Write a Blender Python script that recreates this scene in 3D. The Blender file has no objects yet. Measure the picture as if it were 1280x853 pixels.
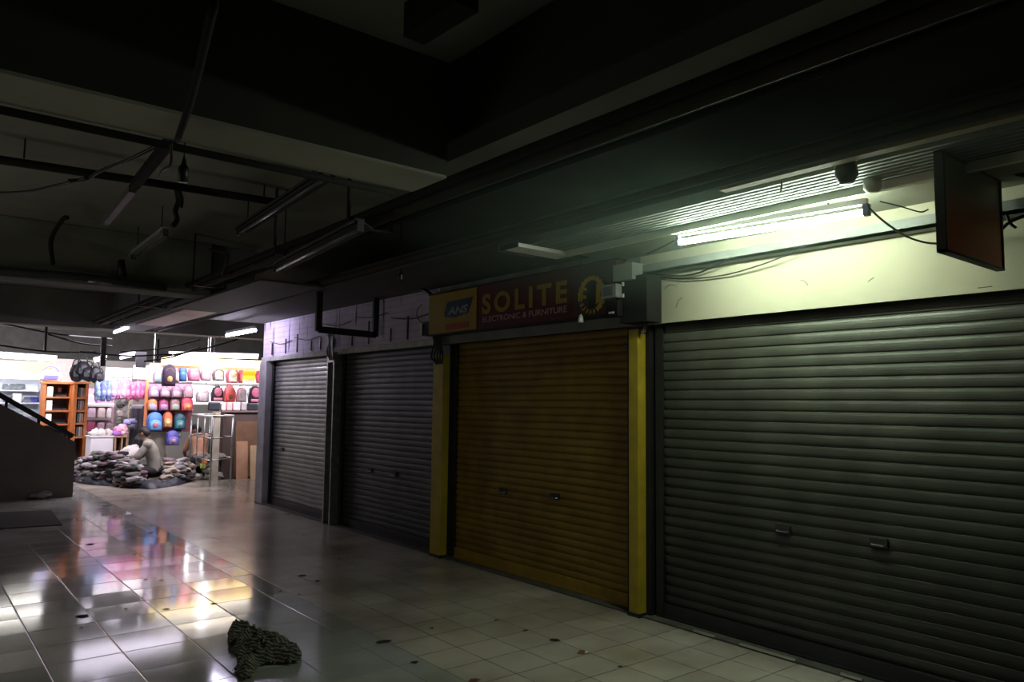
import bpy, bmesh, math, random
from mathutils import Vector, Matrix, noise
random.seed(7)
SC = bpy.context.scene
COL = SC.collection
# ------------------------------------------------------------------ camera
F = Vector((0.6268707570924386, 0.7746054549427518, 0.08378211667942831))
R = Vector((0.7766601745697364, -0.6298093736064104, 0.011795175064723273))
U = R.cross(F)
FPX = 941.25
EYE = Vector((0, 0, 1.6))
cd = bpy.data.cameras.new('camera'); cam = bpy.data.objects.new('camera', cd); COL.objects.link(cam)
cd.sensor_width = 36; cd.lens = FPX * 36 / 1280; cd.clip_start = 0.05; cd.clip_end = 200
M = Matrix((R, U, -F)).transposed().to_4x4(); M.translation = EYE
cam.matrix_world = M
SC.camera = cam
SC.view_settings.view_transform = 'Standard'
SC.view_settings.look = 'None'
SC.view_settings.exposure = 0
SC.cycles.use_denoising = True
SC.cycles.max_bounces = 6
SC.cycles.sample_clamp_indirect = 6

def ray(x, y): return F + R * ((x - 640) / FPX) - U * ((y - 426.5) / FPX)
def PX(x, y, X): d = ray(x, y); return EYE + d * (X / d.x)
def PY(x, y, Y): d = ray(x, y); return EYE + d * (Y / d.y)
def PZ(x, y, z): d = ray(x, y); return EYE + d * ((z - 1.6) / d.z)

# ------------------------------------------------------------------ materials
def mat(name, col, rough=0.6, metal=0.0, var=0.25, scale=6.0, bump=0.15, emit=None, es=0.0, spec=0.5, alpha=1.0, streak=False):
    m = bpy.data.materials.new(name); m.use_nodes = True
    nt = m.node_tree; n = nt.nodes; l = nt.links
    b = n['Principled BSDF']
    b.inputs['Roughness'].default_value = rough
    b.inputs['Metallic'].default_value = metal
    b.inputs['Specular IOR Level'].default_value = spec
    b.inputs['Alpha'].default_value = alpha
    tc = n.new('ShaderNodeTexCoord'); no = n.new('ShaderNodeTexNoise')
    no.inputs['Scale'].default_value = scale; no.inputs['Detail'].default_value = 5
    if streak:
        mp = n.new('ShaderNodeMapping'); mp.inputs['Scale'].default_value = (1, 1, 0.12)
        l.new(tc.outputs['Object'], mp.inputs['Vector']); l.new(mp.outputs['Vector'], no.inputs['Vector'])
    else:
        l.new(tc.outputs['Object'], no.inputs['Vector'])
    cr = n.new('ShaderNodeValToRGB')
    c = Vector(col[:3])
    cr.color_ramp.elements[0].position = 0.3; cr.color_ramp.elements[1].position = 0.7
    cr.color_ramp.elements[0].color = (*(c * (1 - var)), 1); cr.color_ramp.elements[1].color = (*c, 1)
    l.new(no.outputs['Fac'], cr.inputs['Fac']); l.new(cr.outputs['Color'], b.inputs['Base Color'])
    if bump > 0:
        bp = n.new('ShaderNodeBump'); bp.inputs['Strength'].default_value = bump; bp.inputs['Distance'].default_value = 0.01
        l.new(no.outputs['Fac'], bp.inputs['Height']); l.new(bp.outputs['Normal'], b.inputs['Normal'])
    if emit:
        b.inputs['Emission Color'].default_value = (*emit, 1); b.inputs['Emission Strength'].default_value = es
    return m
_mc = {}
def cm(col, rough=0.6, metal=0.0, var=0.2, **k):          # cached colour material
    key = (tuple(round(c, 3) for c in col), rough, metal, var, tuple(sorted(k.items())))
    if key not in _mc: _mc[key] = mat('paint', col, rough, metal, var, **k)
    return _mc[key]

# ------------------------------------------------------------------ mesh helpers
WL = {}
def tag(o, label, cat, group=None, kind=None):
    o['label'] = label; o['category'] = cat
    if group: o['group'] = group
    if kind: o['kind'] = kind
    return o
def thing(name, loc, label, cat, group=None, rz=0):
    o = bpy.data.objects.new(name, None); COL.objects.link(o)
    o.location = loc; o.rotation_euler = (0, 0, rz); o.empty_display_size = 0.1
    WL[o.name] = Vector(loc)
    return tag(o, label, cat, group)

class MB:
    def __init__(s): s.v = []; s.f = []; s.mi = []; s.cur = 0
    def add(s, vs, fs):
        b = len(s.v); s.v += [tuple(v) for v in vs]; s.f += [tuple(i + b for i in f) for f in fs]; s.mi += [s.cur] * len(fs); return s
    def box(s, a, b, bev=0.0):
        x0, y0, z0 = [min(p, q) for p, q in zip(a, b)]; x1, y1, z1 = [max(p, q) for p, q in zip(a, b)]
        vs = [(x0,y0,z0),(x1,y0,z0),(x1,y1,z0),(x0,y1,z0),(x0,y0,z1),(x1,y0,z1),(x1,y1,z1),(x0,y1,z1)]
        fs = [(0,3,2,1),(4,5,6,7),(0,1,5,4),(1,2,6,5),(2,3,7,6),(3,0,4,7)]
        if bev > 0:
            bm = bmesh.new(); vv = [bm.verts.new(v) for v in vs]
            for f in fs: bm.faces.new([vv[i] for i in f])
            bmesh.ops.bevel(bm, geom=list(bm.edges), offset=bev, segments=2, affect='EDGES', profile=0.5)
            bm.verts.index_update()
            s.add([v.co for v in bm.verts], [[v.index for v in f.verts] for f in bm.faces]); bm.free(); return s
        return s.add(vs, fs)
    def obox(s, c, ax, ay, az):      # oriented box: centre and three half-axis vectors
        c = Vector(c); ax = Vector(ax); ay = Vector(ay); az = Vector(az)
        sg = [(-1,-1,-1),(1,-1,-1),(1,1,-1),(-1,1,-1),(-1,-1,1),(1,-1,1),(1,1,1),(-1,1,1)]
        return s.add([c + ax*a + ay*b + az*d for a, b, d in sg], [(0,3,2,1),(4,5,6,7),(0,1,5,4),(1,2,6,5),(2,3,7,6),(3,0,4,7)])
    def beam(s, p, q, w, h):         # box running from p to q
        p = Vector(p); q = Vector(q); d = q - p; side = d.cross(Vector((0,0,1)))
        if side.length < 1e-5: side = Vector((1,0,0))
        side.normalize(); up = side.cross(d).normalized()
        return s.obox((p+q)/2, d/2, side*w/2, up*h/2)
    def tube(s, pts, r, seg=8, caps=True):
        pts = [Vector(p) for p in pts]; n = len(pts); rr = r if isinstance(r, (list, tuple)) else [r]*n
        vs = []; prev = None
        for i, p in enumerate(pts):
            d = (pts[min(i+1, n-1)] - pts[max(i-1, 0)]).normalized()
            if prev is None:
                a = d.cross(Vector((0,0,1)))
                if a.length < 0.05: a = d.cross(Vector((1,0,0)))
            else: a = prev - d * prev.dot(d)
            a.normalize(); prev = a; b = d.cross(a)
            for k in range(seg):
                t = 2*math.pi*k/seg; vs.append(p + (a*math.cos(t) + b*math.sin(t))*rr[i])
        fs = [(i*seg+k, i*seg+(k+1)%seg, (i+1)*seg+(k+1)%seg, (i+1)*seg+k) for i in range(n-1) for k in range(seg)]
        if caps: fs += [tuple(range(seg))[::-1], tuple(range((n-1)*seg, n*seg))]
        return s.add(vs, fs)
    def prism(s, poly, axis, a, b):  # poly (u,v) extruded on axis
        def P(u, v, w): return {'x': (w,u,v), 'y': (u,w,v), 'z': (u,v,w)}[axis]
        n = len(poly)
        return s.add([P(u,v,a) for u,v in poly] + [P(u,v,b) for u,v in poly],
                     [tuple(range(n))[::-1], tuple(range(n, 2*n))] + [(i,(i+1)%n,n+(i+1)%n,n+i) for i in range(n)])
    def blob(s, c, r, sub=2, amp=0.0, seed=0, sq=0.0):
        bm = bmesh.new(); bmesh.ops.create_icosphere(bm, subdivisions=sub, radius=1)
        vs = []
        for v in bm.verts:
            p = v.co.copy(); k = 1 + amp * noise.noise(p*1.7 + Vector((seed*3.1, seed*1.7, seed)))
            if sq: p = Vector([math.copysign(abs(t)**(1-sq), t) for t in p])
            vs.append((c[0]+p.x*r[0]*k, c[1]+p.y*r[1]*k, c[2]+p.z*r[2]*k))
        bm.verts.index_update(); s.add(vs, [[v.index for v in f.verts] for f in bm.faces]); bm.free(); return s
    def build(s, name, material, parent=None, smooth=False, bevel=0.0):
        base = WL.get(parent.name, Vector((0,0,0))) if parent else Vector((0,0,0))
        me = bpy.data.meshes.new(name); me.from_pydata([tuple(Vector(v) - base) for v in s.v], [], s.f)
        ms = material if isinstance(material, (list, tuple)) else [material]
        for m_ in ms: me.materials.append(m_)
        for p, i in zip(me.polygons, s.mi): p.material_index = i; p.use_smooth = smooth
        bm = bmesh.new(); bm.from_mesh(me); bmesh.ops.recalc_face_normals(bm, faces=bm.faces); bm.to_mesh(me); bm.free()
        me.update()
        o = bpy.data.objects.new(name, me); COL.objects.link(o)
        if parent: o.parent = parent; WL[o.name] = base
        if bevel > 0:
            md = o.modifiers.new('bevel', 'BEVEL'); md.width = bevel; md.segments = 2; md.limit_method = 'ANGLE'
        return o
def struct(name, mb, m, bevel=0.0, smooth=False):
    o = mb.build(name, m, None, smooth, bevel); o['kind'] = 'structure'; return o
def curve_pts(pts, n=8):             # Catmull-Rom smoothing of a polyline
    P = [Vector(p) for p in pts]; P = [P[0]*2-P[1]] + P + [P[-1]*2-P[-2]]; out = []
    for i in range(1, len(P)-2):
        for k in range(n):
            t = k/n; a, b, c, d = P[i-1], P[i], P[i+1], P[i+2]
            out.append(0.5*((2*b)+(c-a)*t+(2*a-5*b+4*c-d)*t*t+(3*b-a-3*c+d)*t**3))
    out.append(P[-2]); return out
def cable(pts, r, m, label, group=None, smooth=True, name='cable'):
    o = MB().tube(curve_pts(pts), r, 6).build(name, m, None, smooth)
    return tag(o, label, 'cable', group)

# ------------------------------------------------------------------ common materials
m_slab = mat('ceiling_concrete', (0.30, 0.295, 0.25), 0.9, var=0.35, scale=1.3, bump=0.3)
m_beam = mat('beam_concrete', (0.24, 0.235, 0.20), 0.9, var=0.35, scale=1.6, bump=0.3)
m_blackpipe = mat('dark_pipe', (0.02, 0.019, 0.017), 0.85, var=0.4, spec=0.2)
m_cable = mat('black_cable', (0.012, 0.012, 0.012), 0.5, var=0.2)
m_greycable = mat('grey_cable', (0.12, 0.12, 0.11), 0.5, var=0.2)
m_steel = mat('galvanised_steel', (0.42, 0.42, 0.42), 0.35, 0.8, var=0.4, scale=14)
m_darksteel = mat('dark_steel', (0.03, 0.03, 0.03), 0.45, 0.4, var=0.4)
m_cream = mat('cream_plaster', (0.40, 0.385, 0.28), 0.85, var=0.12, scale=2.5, bump=0.2)
m_white = mat('white_paint', (0.75, 0.73, 0.74), 0.6, var=0.1)
m_dirtywhite = mat('dirty_white', (0.5, 0.49, 0.45), 0.7, var=0.35, scale=8)
m_wood = mat('brown_board', (0.22, 0.12, 0.07), 0.6, var=0.35, scale=4)
m_lightwood = mat('light_board', (0.5, 0.32, 0.19), 0.6, var=0.25, scale=5)
m_orange = mat('orange_wood', (0.55, 0.17, 0.045), 0.5, var=0.3, scale=9)

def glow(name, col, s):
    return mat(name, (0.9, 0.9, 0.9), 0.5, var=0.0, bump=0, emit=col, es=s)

# ================================================================== FLOOR
def floor_material():
    m = bpy.data.materials.new('glossy_floor_tiles'); m.use_nodes = True
    nt = m.node_tree; n = nt.nodes; l = nt.links; b = n['Principled BSDF']
    tc = n.new('ShaderNodeTexCoord'); sp = n.new('ShaderNodeSeparateXYZ'); l.new(tc.outputs['Object'], sp.inputs[0])
    def mth(op, a, b_=None, c=None):
        q = n.new('ShaderNodeMath'); q.operation = op
        for i, v in enumerate((a, b_, c)):
            if v is None: continue
            if isinstance(v, (int, float)): q.inputs[i].default_value = v
            else: l.new(v, q.inputs[i])
        return q.outputs[0]
    def lattice(x0, y0, s, g):
        u = mth('DIVIDE', mth('SUBTRACT', sp.outputs[0], x0), s); v = mth('DIVIDE', mth('SUBTRACT', sp.outputs[1], y0), s)
        du = mth('PINGPONG', u, 0.5); dv = mth('PINGPONG', v, 0.5)
        e = mth('MINIMUM', du, dv)
        line = mth('SUBTRACT', 1.0, mth('SMOOTH_MIN', mth('DIVIDE', e, g/s), 1.0, 0.1))
        cx = n.new('ShaderNodeCombineXYZ'); l.new(mth('FLOOR', u), cx.inputs[0]); l.new(mth('FLOOR', v), cx.inputs[1])
        wn = n.new('ShaderNodeTexWhiteNoise'); wn.noise_dimensions = '2D'; l.new(cx.outputs[0], wn.inputs[0])
        return mth('MAXIMUM', line, 0.0), wn
    lr, wr = lattice(3.885, 4.813, 0.31, 0.0065)
    ll, wl = lattice(1.62, 7.475, 0.42, 0.0060)
    side = mth('GREATER_THAN', sp.outputs[0], 2.645)
    def mixf(a, b_):
        q = n.new('ShaderNodeMix'); l.new(side, q.inputs[0]); l.new(a, q.inputs[2]); l.new(b_, q.inputs[3]); return q.outputs[0]
    def mixc(f, a, b_, typ='MIX'):
        q = n.new('ShaderNodeMix'); q.data_type = 'RGBA'; q.blend_type = typ
        for i, v in ((0, f), (6, a), (7, b_)):
            if isinstance(v, (int, float)): q.inputs[i].default_value = v
            elif isinstance(v, tuple): q.inputs[i].default_value = v
            else: l.new(v, q.inputs[i])
        return q.outputs[2]
    no = n.new('ShaderNodeTexNoise'); no.inputs['Scale'].default_value = 1.1; no.inputs['Detail'].default_value = 6; l.new(tc.outputs['Object'], no.inputs[0])
    nf = n.new('ShaderNodeTexNoise'); nf.inputs['Scale'].default_value = 14; nf.inputs['Detail'].default_value = 6; l.new(tc.outputs['Object'], nf.inputs[0])
    line = mixf(ll, lr)
    fade = mth('MULTIPLY', line, mth('MULTIPLY_ADD', side, 0.65, mth('MULTIPLY', nf.outputs['Fac'], 0.9)))
    fade = mth('MINIMUM', fade, 1.0)
    tv = mixf(wl.outputs['Value'], wr.outputs['Value'])
    right = mixc(tv, (0.50, 0.45, 0.385, 1), (0.62, 0.55, 0.48, 1)); left = mixc(tv, (0.40, 0.40, 0.38, 1), (0.50, 0.50, 0.48, 1))
    base = mixc(side, left, right)
    dirt = n.new('ShaderNodeValToRGB'); dirt.color_ramp.elements[0].position = 0.35; dirt.color_ramp.elements[1].position = 0.62
    dirt.color_ramp.elements[0].color = (0.6, 0.57, 0.52, 1); dirt.color_ramp.elements[1].color = (1, 1, 1, 1)
    l.new(no.outputs['Fac'], dirt.inputs[0])
    base = mixc(1.0, base, dirt.outputs[0], 'MULTIPLY')
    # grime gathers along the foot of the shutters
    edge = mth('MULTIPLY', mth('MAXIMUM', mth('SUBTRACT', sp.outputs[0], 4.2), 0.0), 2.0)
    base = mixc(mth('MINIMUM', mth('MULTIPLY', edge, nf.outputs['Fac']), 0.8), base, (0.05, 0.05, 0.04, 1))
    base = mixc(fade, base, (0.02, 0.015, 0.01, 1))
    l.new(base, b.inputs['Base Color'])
    rg = mth('MULTIPLY_ADD', no.outputs['Fac'], 0.08, 0.055)
    rg = mth('MULTIPLY_ADD', side, 0.10, rg)
    rg = mth('MULTIPLY_ADD', fade, 0.5, rg)
    l.new(rg, b.inputs['Roughness'])
    l.new(mth('MULTIPLY', mth('SUBTRACT', 1.0, fade), 0.75), b.inputs['Specular IOR Level'])
    # every tile sits at a slightly different tilt
    cl = n.new('ShaderNodeMix'); cl.data_type = 'VECTOR'; l.new(side, cl.inputs[0]); l.new(wl.outputs['Color'], cl.inputs[4]); l.new(wr.outputs['Color'], cl.inputs[5])
    vs = n.new('ShaderNodeVectorMath'); vs.operation = 'SUBTRACT'; l.new(cl.outputs[1], vs.inputs[0]); vs.inputs[1].default_value = (0.5, 0.5, 0.5)
    vm = n.new('ShaderNodeVectorMath'); vm.operation = 'MULTIPLY'; l.new(vs.outputs[0], vm.inputs[0]); vm.inputs[1].default_value = (0.012, 0.016, 0)
    bp = n.new('ShaderNodeBump'); bp.inputs['Strength'].default_value = 0.5; bp.inputs['Distance'].default_value = 0.003
    hh = mth('SUBTRACT', mth('MULTIPLY', no.outputs['Fac'], 0.6), line); l.new(hh, bp.inputs['Height'])
    va = n.new('ShaderNodeVectorMath'); va.operation = 'ADD'; l.new(bp.outputs[0], va.inputs[0]); l.new(vm.outputs[0], va.inputs[1])
    vn = n.new('ShaderNodeVectorMath'); vn.operation = 'NORMALIZE'; l.new(va.outputs[0], vn.inputs[0]); l.new(vn.outputs[0], b.inputs['Normal'])
    return m
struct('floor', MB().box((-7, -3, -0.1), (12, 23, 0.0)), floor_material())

# ================================================================== CEILING
ZS, ZB = 3.34, 2.75
struct('ceiling', MB().box((-7, -3, ZS), (12, 23, ZS+0.2)), m_slab)
struct('trim_1', MB().box((-7, 3.11, ZB), (2.08, 3.44, ZS)), mat('shaded_beam_face', (0.055, 0.052, 0.04), 0.9, var=0.4, scale=1.6))  # dark colour stands in for shade on the near face
struct('trim_21', MB().box((-7, 3.112, ZB-0.015), (2.078, 3.438, ZB)), mat('lit_underside', (0.42, 0.41, 0.33), 0.9, var=0.25, scale=2))  # thin paler sheet added, its tone stands in for light on the underside
struct('trim_20', MB().box((2.08, -3, 2.92), (2.26, 3.44, ZS)), mat('dark_long_beam', (0.03, 0.03, 0.022), 0.9, var=0.4, scale=2), 0.01)  # long beam in one even, very dark colour
struct('trim_2', MB().box((-7, 8.52, ZB), (2.6, 8.92, ZS)), m_beam, 0.01)
struct('trim_3', MB().box((-7, 13.7, ZB), (12, 14.05, ZS)), m_beam, 0.01)
m_bluebeam = mat('pale_beam', (0.34, 0.34, 0.37), 0.85, var=0.25, scale=2)
struct('trim_4', MB().box((2.64, 8.6, ZB), (3.12, 13.7, ZS)), m_bluebeam, 0.01)
pan = MB().box((2.70, 9.85, 2.728), (3.10, 12.35, 2.748)).build('ceiling_panel', mat('pink_lit_panel', (0.62, 0.47, 0.47), 0.5, var=0.3, scale=3))  # pinkish tone stands in for light on this stretch of underside
tag(pan, 'ceiling panel under the long beam, coloured as if lit pink by the far lights', 'ceiling panel')
dk = MB().box((2.55, 6.9, 2.725), (3.18, 9.82, 2.748)).build('ceiling_panel', mat('dark_panel', (0.035, 0.035, 0.04), 0.7, var=0.3))
tag(dk, 'dark slate panel fixed under the long ceiling beam', 'ceiling panel')
m_dark0 = mat('dimming_band', (0.10, 0.095, 0.09), 0.9, var=0.3)
# wall behind everything and dark hall sides
struct('wall_front', MB().box((-7, -3.2, 0), (12, -3, ZS)), m_beam)
m_far = mat('far_wall_paint', (0.7, 0.66, 0.62), 0.8, var=0.1, scale=2)
struct('wall_back', MB().box((-7, 22, 0), (12, 22.2, ZS)), m_far)
struct('trim_22', MB().box((-7, 21.9, 2.62), (12, 22, ZS)), m_dark0)  # dark band added to dim the upper wall's reflection in the floor

# ================================================================== SHOP ROW WALL
XW = 4.52
m_dark = mat('dark_recess', (0.04, 0.04, 0.035), 0.9, var=0.3)
struct('wall_right', MB().box((4.70, -3, 0), (4.95, 11.97, ZS)), m_dark)
struct('trim_5', MB().box((XW, -1.0, 2.235), (4.70, 3.97, 2.80)), m_cream)
struct('trim_6', MB().box((XW, 3.97, 2.235), (4.70, 6.85, 2.86)), mat('grey_lintel', (0.22, 0.22, 0.20), 0.8, var=0.4, scale=4))
def purple_wall():
    m = mat('lavender_wall', (0.66, 0.58, 0.74), 0.8, var=0.25, scale=3, bump=0.3)
    nt = m.node_tree; n = nt.nodes; l = nt.links; b = n['Principled BSDF']
    src = b.inputs['Base Color'].links[0].from_socket
    tc = n.new('ShaderNodeTexCoord')
    w = n.new('ShaderNodeTexWave'); w.wave_type = 'BANDS'; w.bands_direction = 'Z'; w.inputs['Scale'].default_value = 4.0; w.inputs['Distortion'].default_value = 0.6
    l.new(tc.outputs['Object'], w.inputs[0])
    r = n.new('ShaderNodeValToRGB'); r.color_ramp.elements[0].position = 0.0; r.color_ramp.elements[1].position = 0.12
    r.color_ramp.elements[0].color = (0.82, 0.76, 0.85, 1); r.color_ramp.elements[1].color = (1, 1, 1, 1); l.new(w.outputs[0], r.inputs[0])
    mp = n.new('ShaderNodeMapping'); mp.inputs['Scale'].default_value = (1, 3.2, 0.35); l.new(tc.outputs['Object'], mp.inputs[0])
    no = n.new('ShaderNodeTexNoise'); no.inputs['Scale'].default_value = 3.0; no.inputs['Detail'].default_value = 3; l.new(mp.outputs[0], no.inputs[0])
    r2 = n.new('ShaderNodeValToRGB'); r2.color_ramp.elements[0].position = 0.62; r2.color_ramp.elements[1].position = 0.68
    r2.color_ramp.elements[0].color = (1, 1, 1, 1); r2.color_ramp.elements[1].color = (0.12, 0.08, 0.15, 1); l.new(no.outputs[0], r2.inputs[0])
    a = src
    for rr in (r, r2):
        q = n.new('ShaderNodeMix'); q.data_type = 'RGBA'; q.blend_type = 'MULTIPLY'; q.inputs[0].default_value = 1
        l.new(a, q.inputs[6]); l.new(rr.outputs[0], q.inputs[7]); a = q.outputs[2]
    l.new(a, b.inputs['Base Color']); return m
m_purple = purple_wall()
struct('trim_7', MB().box((XW, 6.85, 2.30), (4.70, 11.97, 2.90)), m_purple)
struct('trim_8', MB().box((XW-0.03, 6.85, 2.235), (4.70, 11.97, 2.30)), m_dirtywhite, 0.004)
# end pier of the row
struct('trim_9', MB().box((4.47, 11.68, 0), (4.95, 11.97, 2.235)), mat('pale_pier', (0.5, 0.48, 0.52), 0.7, var=0.35, scale=5))
# piers between shops
m_yellow = mat('yellow_post_paint', (0.42, 0.30, 0.015), 0.55, var=0.3, scale=7)
for k, (a, b, top, lab) in enumerate(((3.925, 4.025, 2.20, 'yellow painted steel post between the large grey shutter and the yellow shutter'),
                            (6.64, 6.83, 2.12, 'yellow painted steel post left of the yellow shutter'))):
    t = thing('shop_post', (4.46, (a+b)/2, 0), lab, 'post', 'yellow posts between the shops')
    MB().box((4.44, a, 0), (4.53, b, top)).build('post_body', m_yellow, t, bevel=0.006)
    MB().box((4.435, a-0.01, 0), (4.53, b+0.01, 0.03)).build('foot_plate', m_darksteel, t)
    MB().box((4.53, max(a-0.04, 3.865) if k == 0 else 6.645, 0), (4.69, min(b+0.04, 4.07) if k == 0 else 6.835, 2.23)).build('back_channel', m_darksteel, t)
t = thing('shop_post', (4.47, 9.35, 0), 'bare metal channel post between the two grey shutters', 'post')
MB().box((4.45, 9.24, 0), (4.69, 9.27, 2.27)).box((4.45, 9.43, 0), (4.69, 9.46, 2.27)).box((4.53, 9.27, 0), (4.69, 9.43, 2.27)).build('channel', m_steel, t)
MB().box((4.445, 9.25, 2.13), (4.46, 9.45, 2.25)).build('top_bracket', cm((0.55, 0.55, 0.55), 0.4, 0.6), t)

# ================================================================== ROLLER SHUTTERS
def shutter(y0, y1, pitch, top, m_slat, m_rail, label, handles, amp=0.007, m_guide=None):
    t = thing('roller_shutter', (4.60, (y0+y1)/2, 0), label, 'roller shutter')
    gw = 0.05; n = int(round((top - 0.11) / pitch)); pitch = (top - 0.11) / n
    prof = []
    for i in range(n):
        z = 0.11 + i*pitch
        for a, d in ((0.0, -0.9), (0.06, -0.9), (0.12, 0.35), (0.30, 0.85), (0.5, 1.0), (0.72, 0.8), (0.90, 0.3), (0.95, -0.5)):
            prof.append((4.60 - amp*d, z + a*pitch))
    prof.append((4.60, top))
    ny = 26
    vs = []; fs = []
    rnd = random.Random(int(y0*100))
    for j in range(ny+1):
        y = y0 + gw*0.5 + (y1-y0-gw)*j/ny
        for i, (x, z) in enumerate(prof):
            dz = 0.0035*noise.noise(Vector((y*1.3, z*0.8, y0))) + 0.002*noise.noise(Vector((y*5, z*4, y0)))
            vs.append((x + dz*1.3, y, z + dz*0.5))
    m_ = len(prof)
    for j in range(ny):
        for i in range(m_-1): fs.append((j*m_+i, (j+1)*m_+i, (j+1)*m_+i+1, j*m_+i+1))
    sl = MB().add(vs, fs).build('slat_curtain', m_slat, t, smooth=False)
    MB().box((4.575, y0+0.03, 0.012), (4.615, y1-0.03, 0.115)).box((4.565, y0+0.03, 0.012), (4.575, y1-0.03, 0.03)).build('bottom_rail', m_rail, t, bevel=0.003)
    mg = m_guide or m_darksteel
    for a, b in ((y0-0.02, y0+gw), (y1-gw, y1+0.02)):
        MB().box((4.565, a, 0), (4.58, b, top)).box((4.625, a, 0), (4.64, b, top)).box((4.58, min(a, b) if a < (y0+y1)/2 else b-0.015, 0), (4.625, (a+0.015) if a < (y0+y1)/2 else b, top)).build('guide_rail', mg, t)
    MB().box((4.55, y0, top), (4.69, y1, top+0.012)).build('lintel_strip', m_darksteel, t)
    for (hy, hz) in handles:
        h = MB().box((4.578, hy-0.055, hz-0.028), (4.592, hy+0.055, hz+0.028)).build('lift_handle', m_darksteel, t, bevel=0.004)
        MB().tube([(4.58, hy-0.04, hz-0.01), (4.565, hy-0.035, hz-0.012), (4.565, hy+0.035, hz-0.012), (4.58, hy+0.04, hz-0.01)], 0.005, 6).build('pull_bar', m_steel, h)
    return t
def slatmat(name, c, rough, metal, c2, low=0.45):
    m = mat(name, c, rough, metal, var=0.45, scale=3.5, bump=0.08)
    nt = m.node_tree; n = nt.nodes; l = nt.links; b = n['Principled BSDF']
    tc = n.new('ShaderNodeTexCoord'); mp = n.new('ShaderNodeMapping'); mp.inputs['Scale'].default_value = (1, 9, 1.4); l.new(tc.outputs['Object'], mp.inputs[0])
    no = n.new('ShaderNodeTexNoise'); no.inputs['Scale'].default_value = 3; no.inputs['Detail'].default_value = 8; l.new(mp.outputs[0], no.inputs[0])
    r = n.new('ShaderNodeValToRGB'); r.color_ramp.elements[0].position = 0.60; r.color_ramp.elements[1].position = 0.70
    r.color_ramp.elements[0].color = (0, 0, 0, 1); r.color_ramp.elements[1].color = (0.6, 0.6, 0.6, 1); l.new(no.outputs[0], r.inputs[0])
    q = n.new('ShaderNodeMix'); q.data_type = 'RGBA'; l.new(r.outputs[0], q.inputs[0]); l.new(b.inputs['Base Color'].links[0].from_socket, q.inputs[6]); q.inputs[7].default_value = (*c2, 1)
    # light falloff painted into the slats: colour graded by height
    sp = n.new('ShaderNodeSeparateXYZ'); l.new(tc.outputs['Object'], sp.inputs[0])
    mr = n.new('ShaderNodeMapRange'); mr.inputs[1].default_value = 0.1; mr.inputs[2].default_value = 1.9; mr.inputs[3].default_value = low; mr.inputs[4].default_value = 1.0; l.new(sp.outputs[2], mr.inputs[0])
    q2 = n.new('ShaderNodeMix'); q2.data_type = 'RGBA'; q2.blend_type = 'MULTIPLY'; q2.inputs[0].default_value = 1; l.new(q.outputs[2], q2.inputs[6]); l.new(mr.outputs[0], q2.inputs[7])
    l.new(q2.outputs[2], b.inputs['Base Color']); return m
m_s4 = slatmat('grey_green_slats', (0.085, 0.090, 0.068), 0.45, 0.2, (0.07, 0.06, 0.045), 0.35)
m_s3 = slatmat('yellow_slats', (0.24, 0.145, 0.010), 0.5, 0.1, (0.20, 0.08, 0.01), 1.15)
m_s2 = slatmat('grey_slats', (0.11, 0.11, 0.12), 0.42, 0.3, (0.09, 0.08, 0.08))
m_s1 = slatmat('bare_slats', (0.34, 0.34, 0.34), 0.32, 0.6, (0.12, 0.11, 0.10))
def ys(x, y=600): return PX(x, y, 4.58).y
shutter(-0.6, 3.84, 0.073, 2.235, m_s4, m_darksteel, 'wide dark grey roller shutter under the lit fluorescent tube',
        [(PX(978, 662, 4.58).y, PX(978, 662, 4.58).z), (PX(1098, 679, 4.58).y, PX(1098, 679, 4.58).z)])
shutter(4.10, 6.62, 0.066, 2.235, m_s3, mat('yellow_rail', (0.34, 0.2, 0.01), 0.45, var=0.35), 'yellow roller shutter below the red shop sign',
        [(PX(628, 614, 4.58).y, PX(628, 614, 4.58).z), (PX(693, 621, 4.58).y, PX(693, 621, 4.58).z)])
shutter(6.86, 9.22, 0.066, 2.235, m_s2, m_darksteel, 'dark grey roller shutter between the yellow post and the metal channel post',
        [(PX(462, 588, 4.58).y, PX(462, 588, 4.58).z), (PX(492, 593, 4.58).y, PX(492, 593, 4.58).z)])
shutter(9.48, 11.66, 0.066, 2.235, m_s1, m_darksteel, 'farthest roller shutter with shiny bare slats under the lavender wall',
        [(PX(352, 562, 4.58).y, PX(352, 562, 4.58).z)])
# threshold strips in front of shutters
m_thresh = mat('threshold_cement', (0.10, 0.095, 0.08), 0.7, var=0.5, scale=12, bump=0.4)
struct('trim_10', MB().box((4.47, -1.0, -0.02), (4.70, 11.97, 0.012)), m_thresh)
# shiny worn metal edge pieces lying along the threshold
for (x0, ya, x1, yb) in ((930, 804, 1003, 823), (1058, 840, 1085, 848), (873, 787, 902, 794)):
    a = PZ(x0, ya, 0.016); b = PZ(x1, yb, 0.016)
    o = MB().beam((4.475, a.y, 0.018), (4.475, b.y, 0.018), 0.02, 0.012).build('edge_strip', cm((0.6, 0.6, 0.58), 0.3, 0.7))
    tag(o, 'short shiny metal strip on the threshold of the wide grey shutter', 'metal strip', 'metal edge strips at the foot of the wide shutter')

# ================================================================== CANOPY OVER THE SHOPS
m_soffit = mat('canopy_soffit', (0.24, 0.24, 0.18), 0.8, var=0.25, scale=2)
m_metalgrey = mat('grey_channel', (0.20, 0.22, 0.20), 0.6, 0.0, var=0.25, bump=0)
struct('trim_11', MB().box((3.96, -1.5, 2.785), (4.70, 4.25, 2.83)), m_soffit)
struct('trim_12', MB().box((4.42, -1.5, 2.615), (XW, 3.99, 2.635)).box((4.42, -1.5, 2.615), (4.435, 3.99, 2.69)), m_metalgrey)
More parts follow.
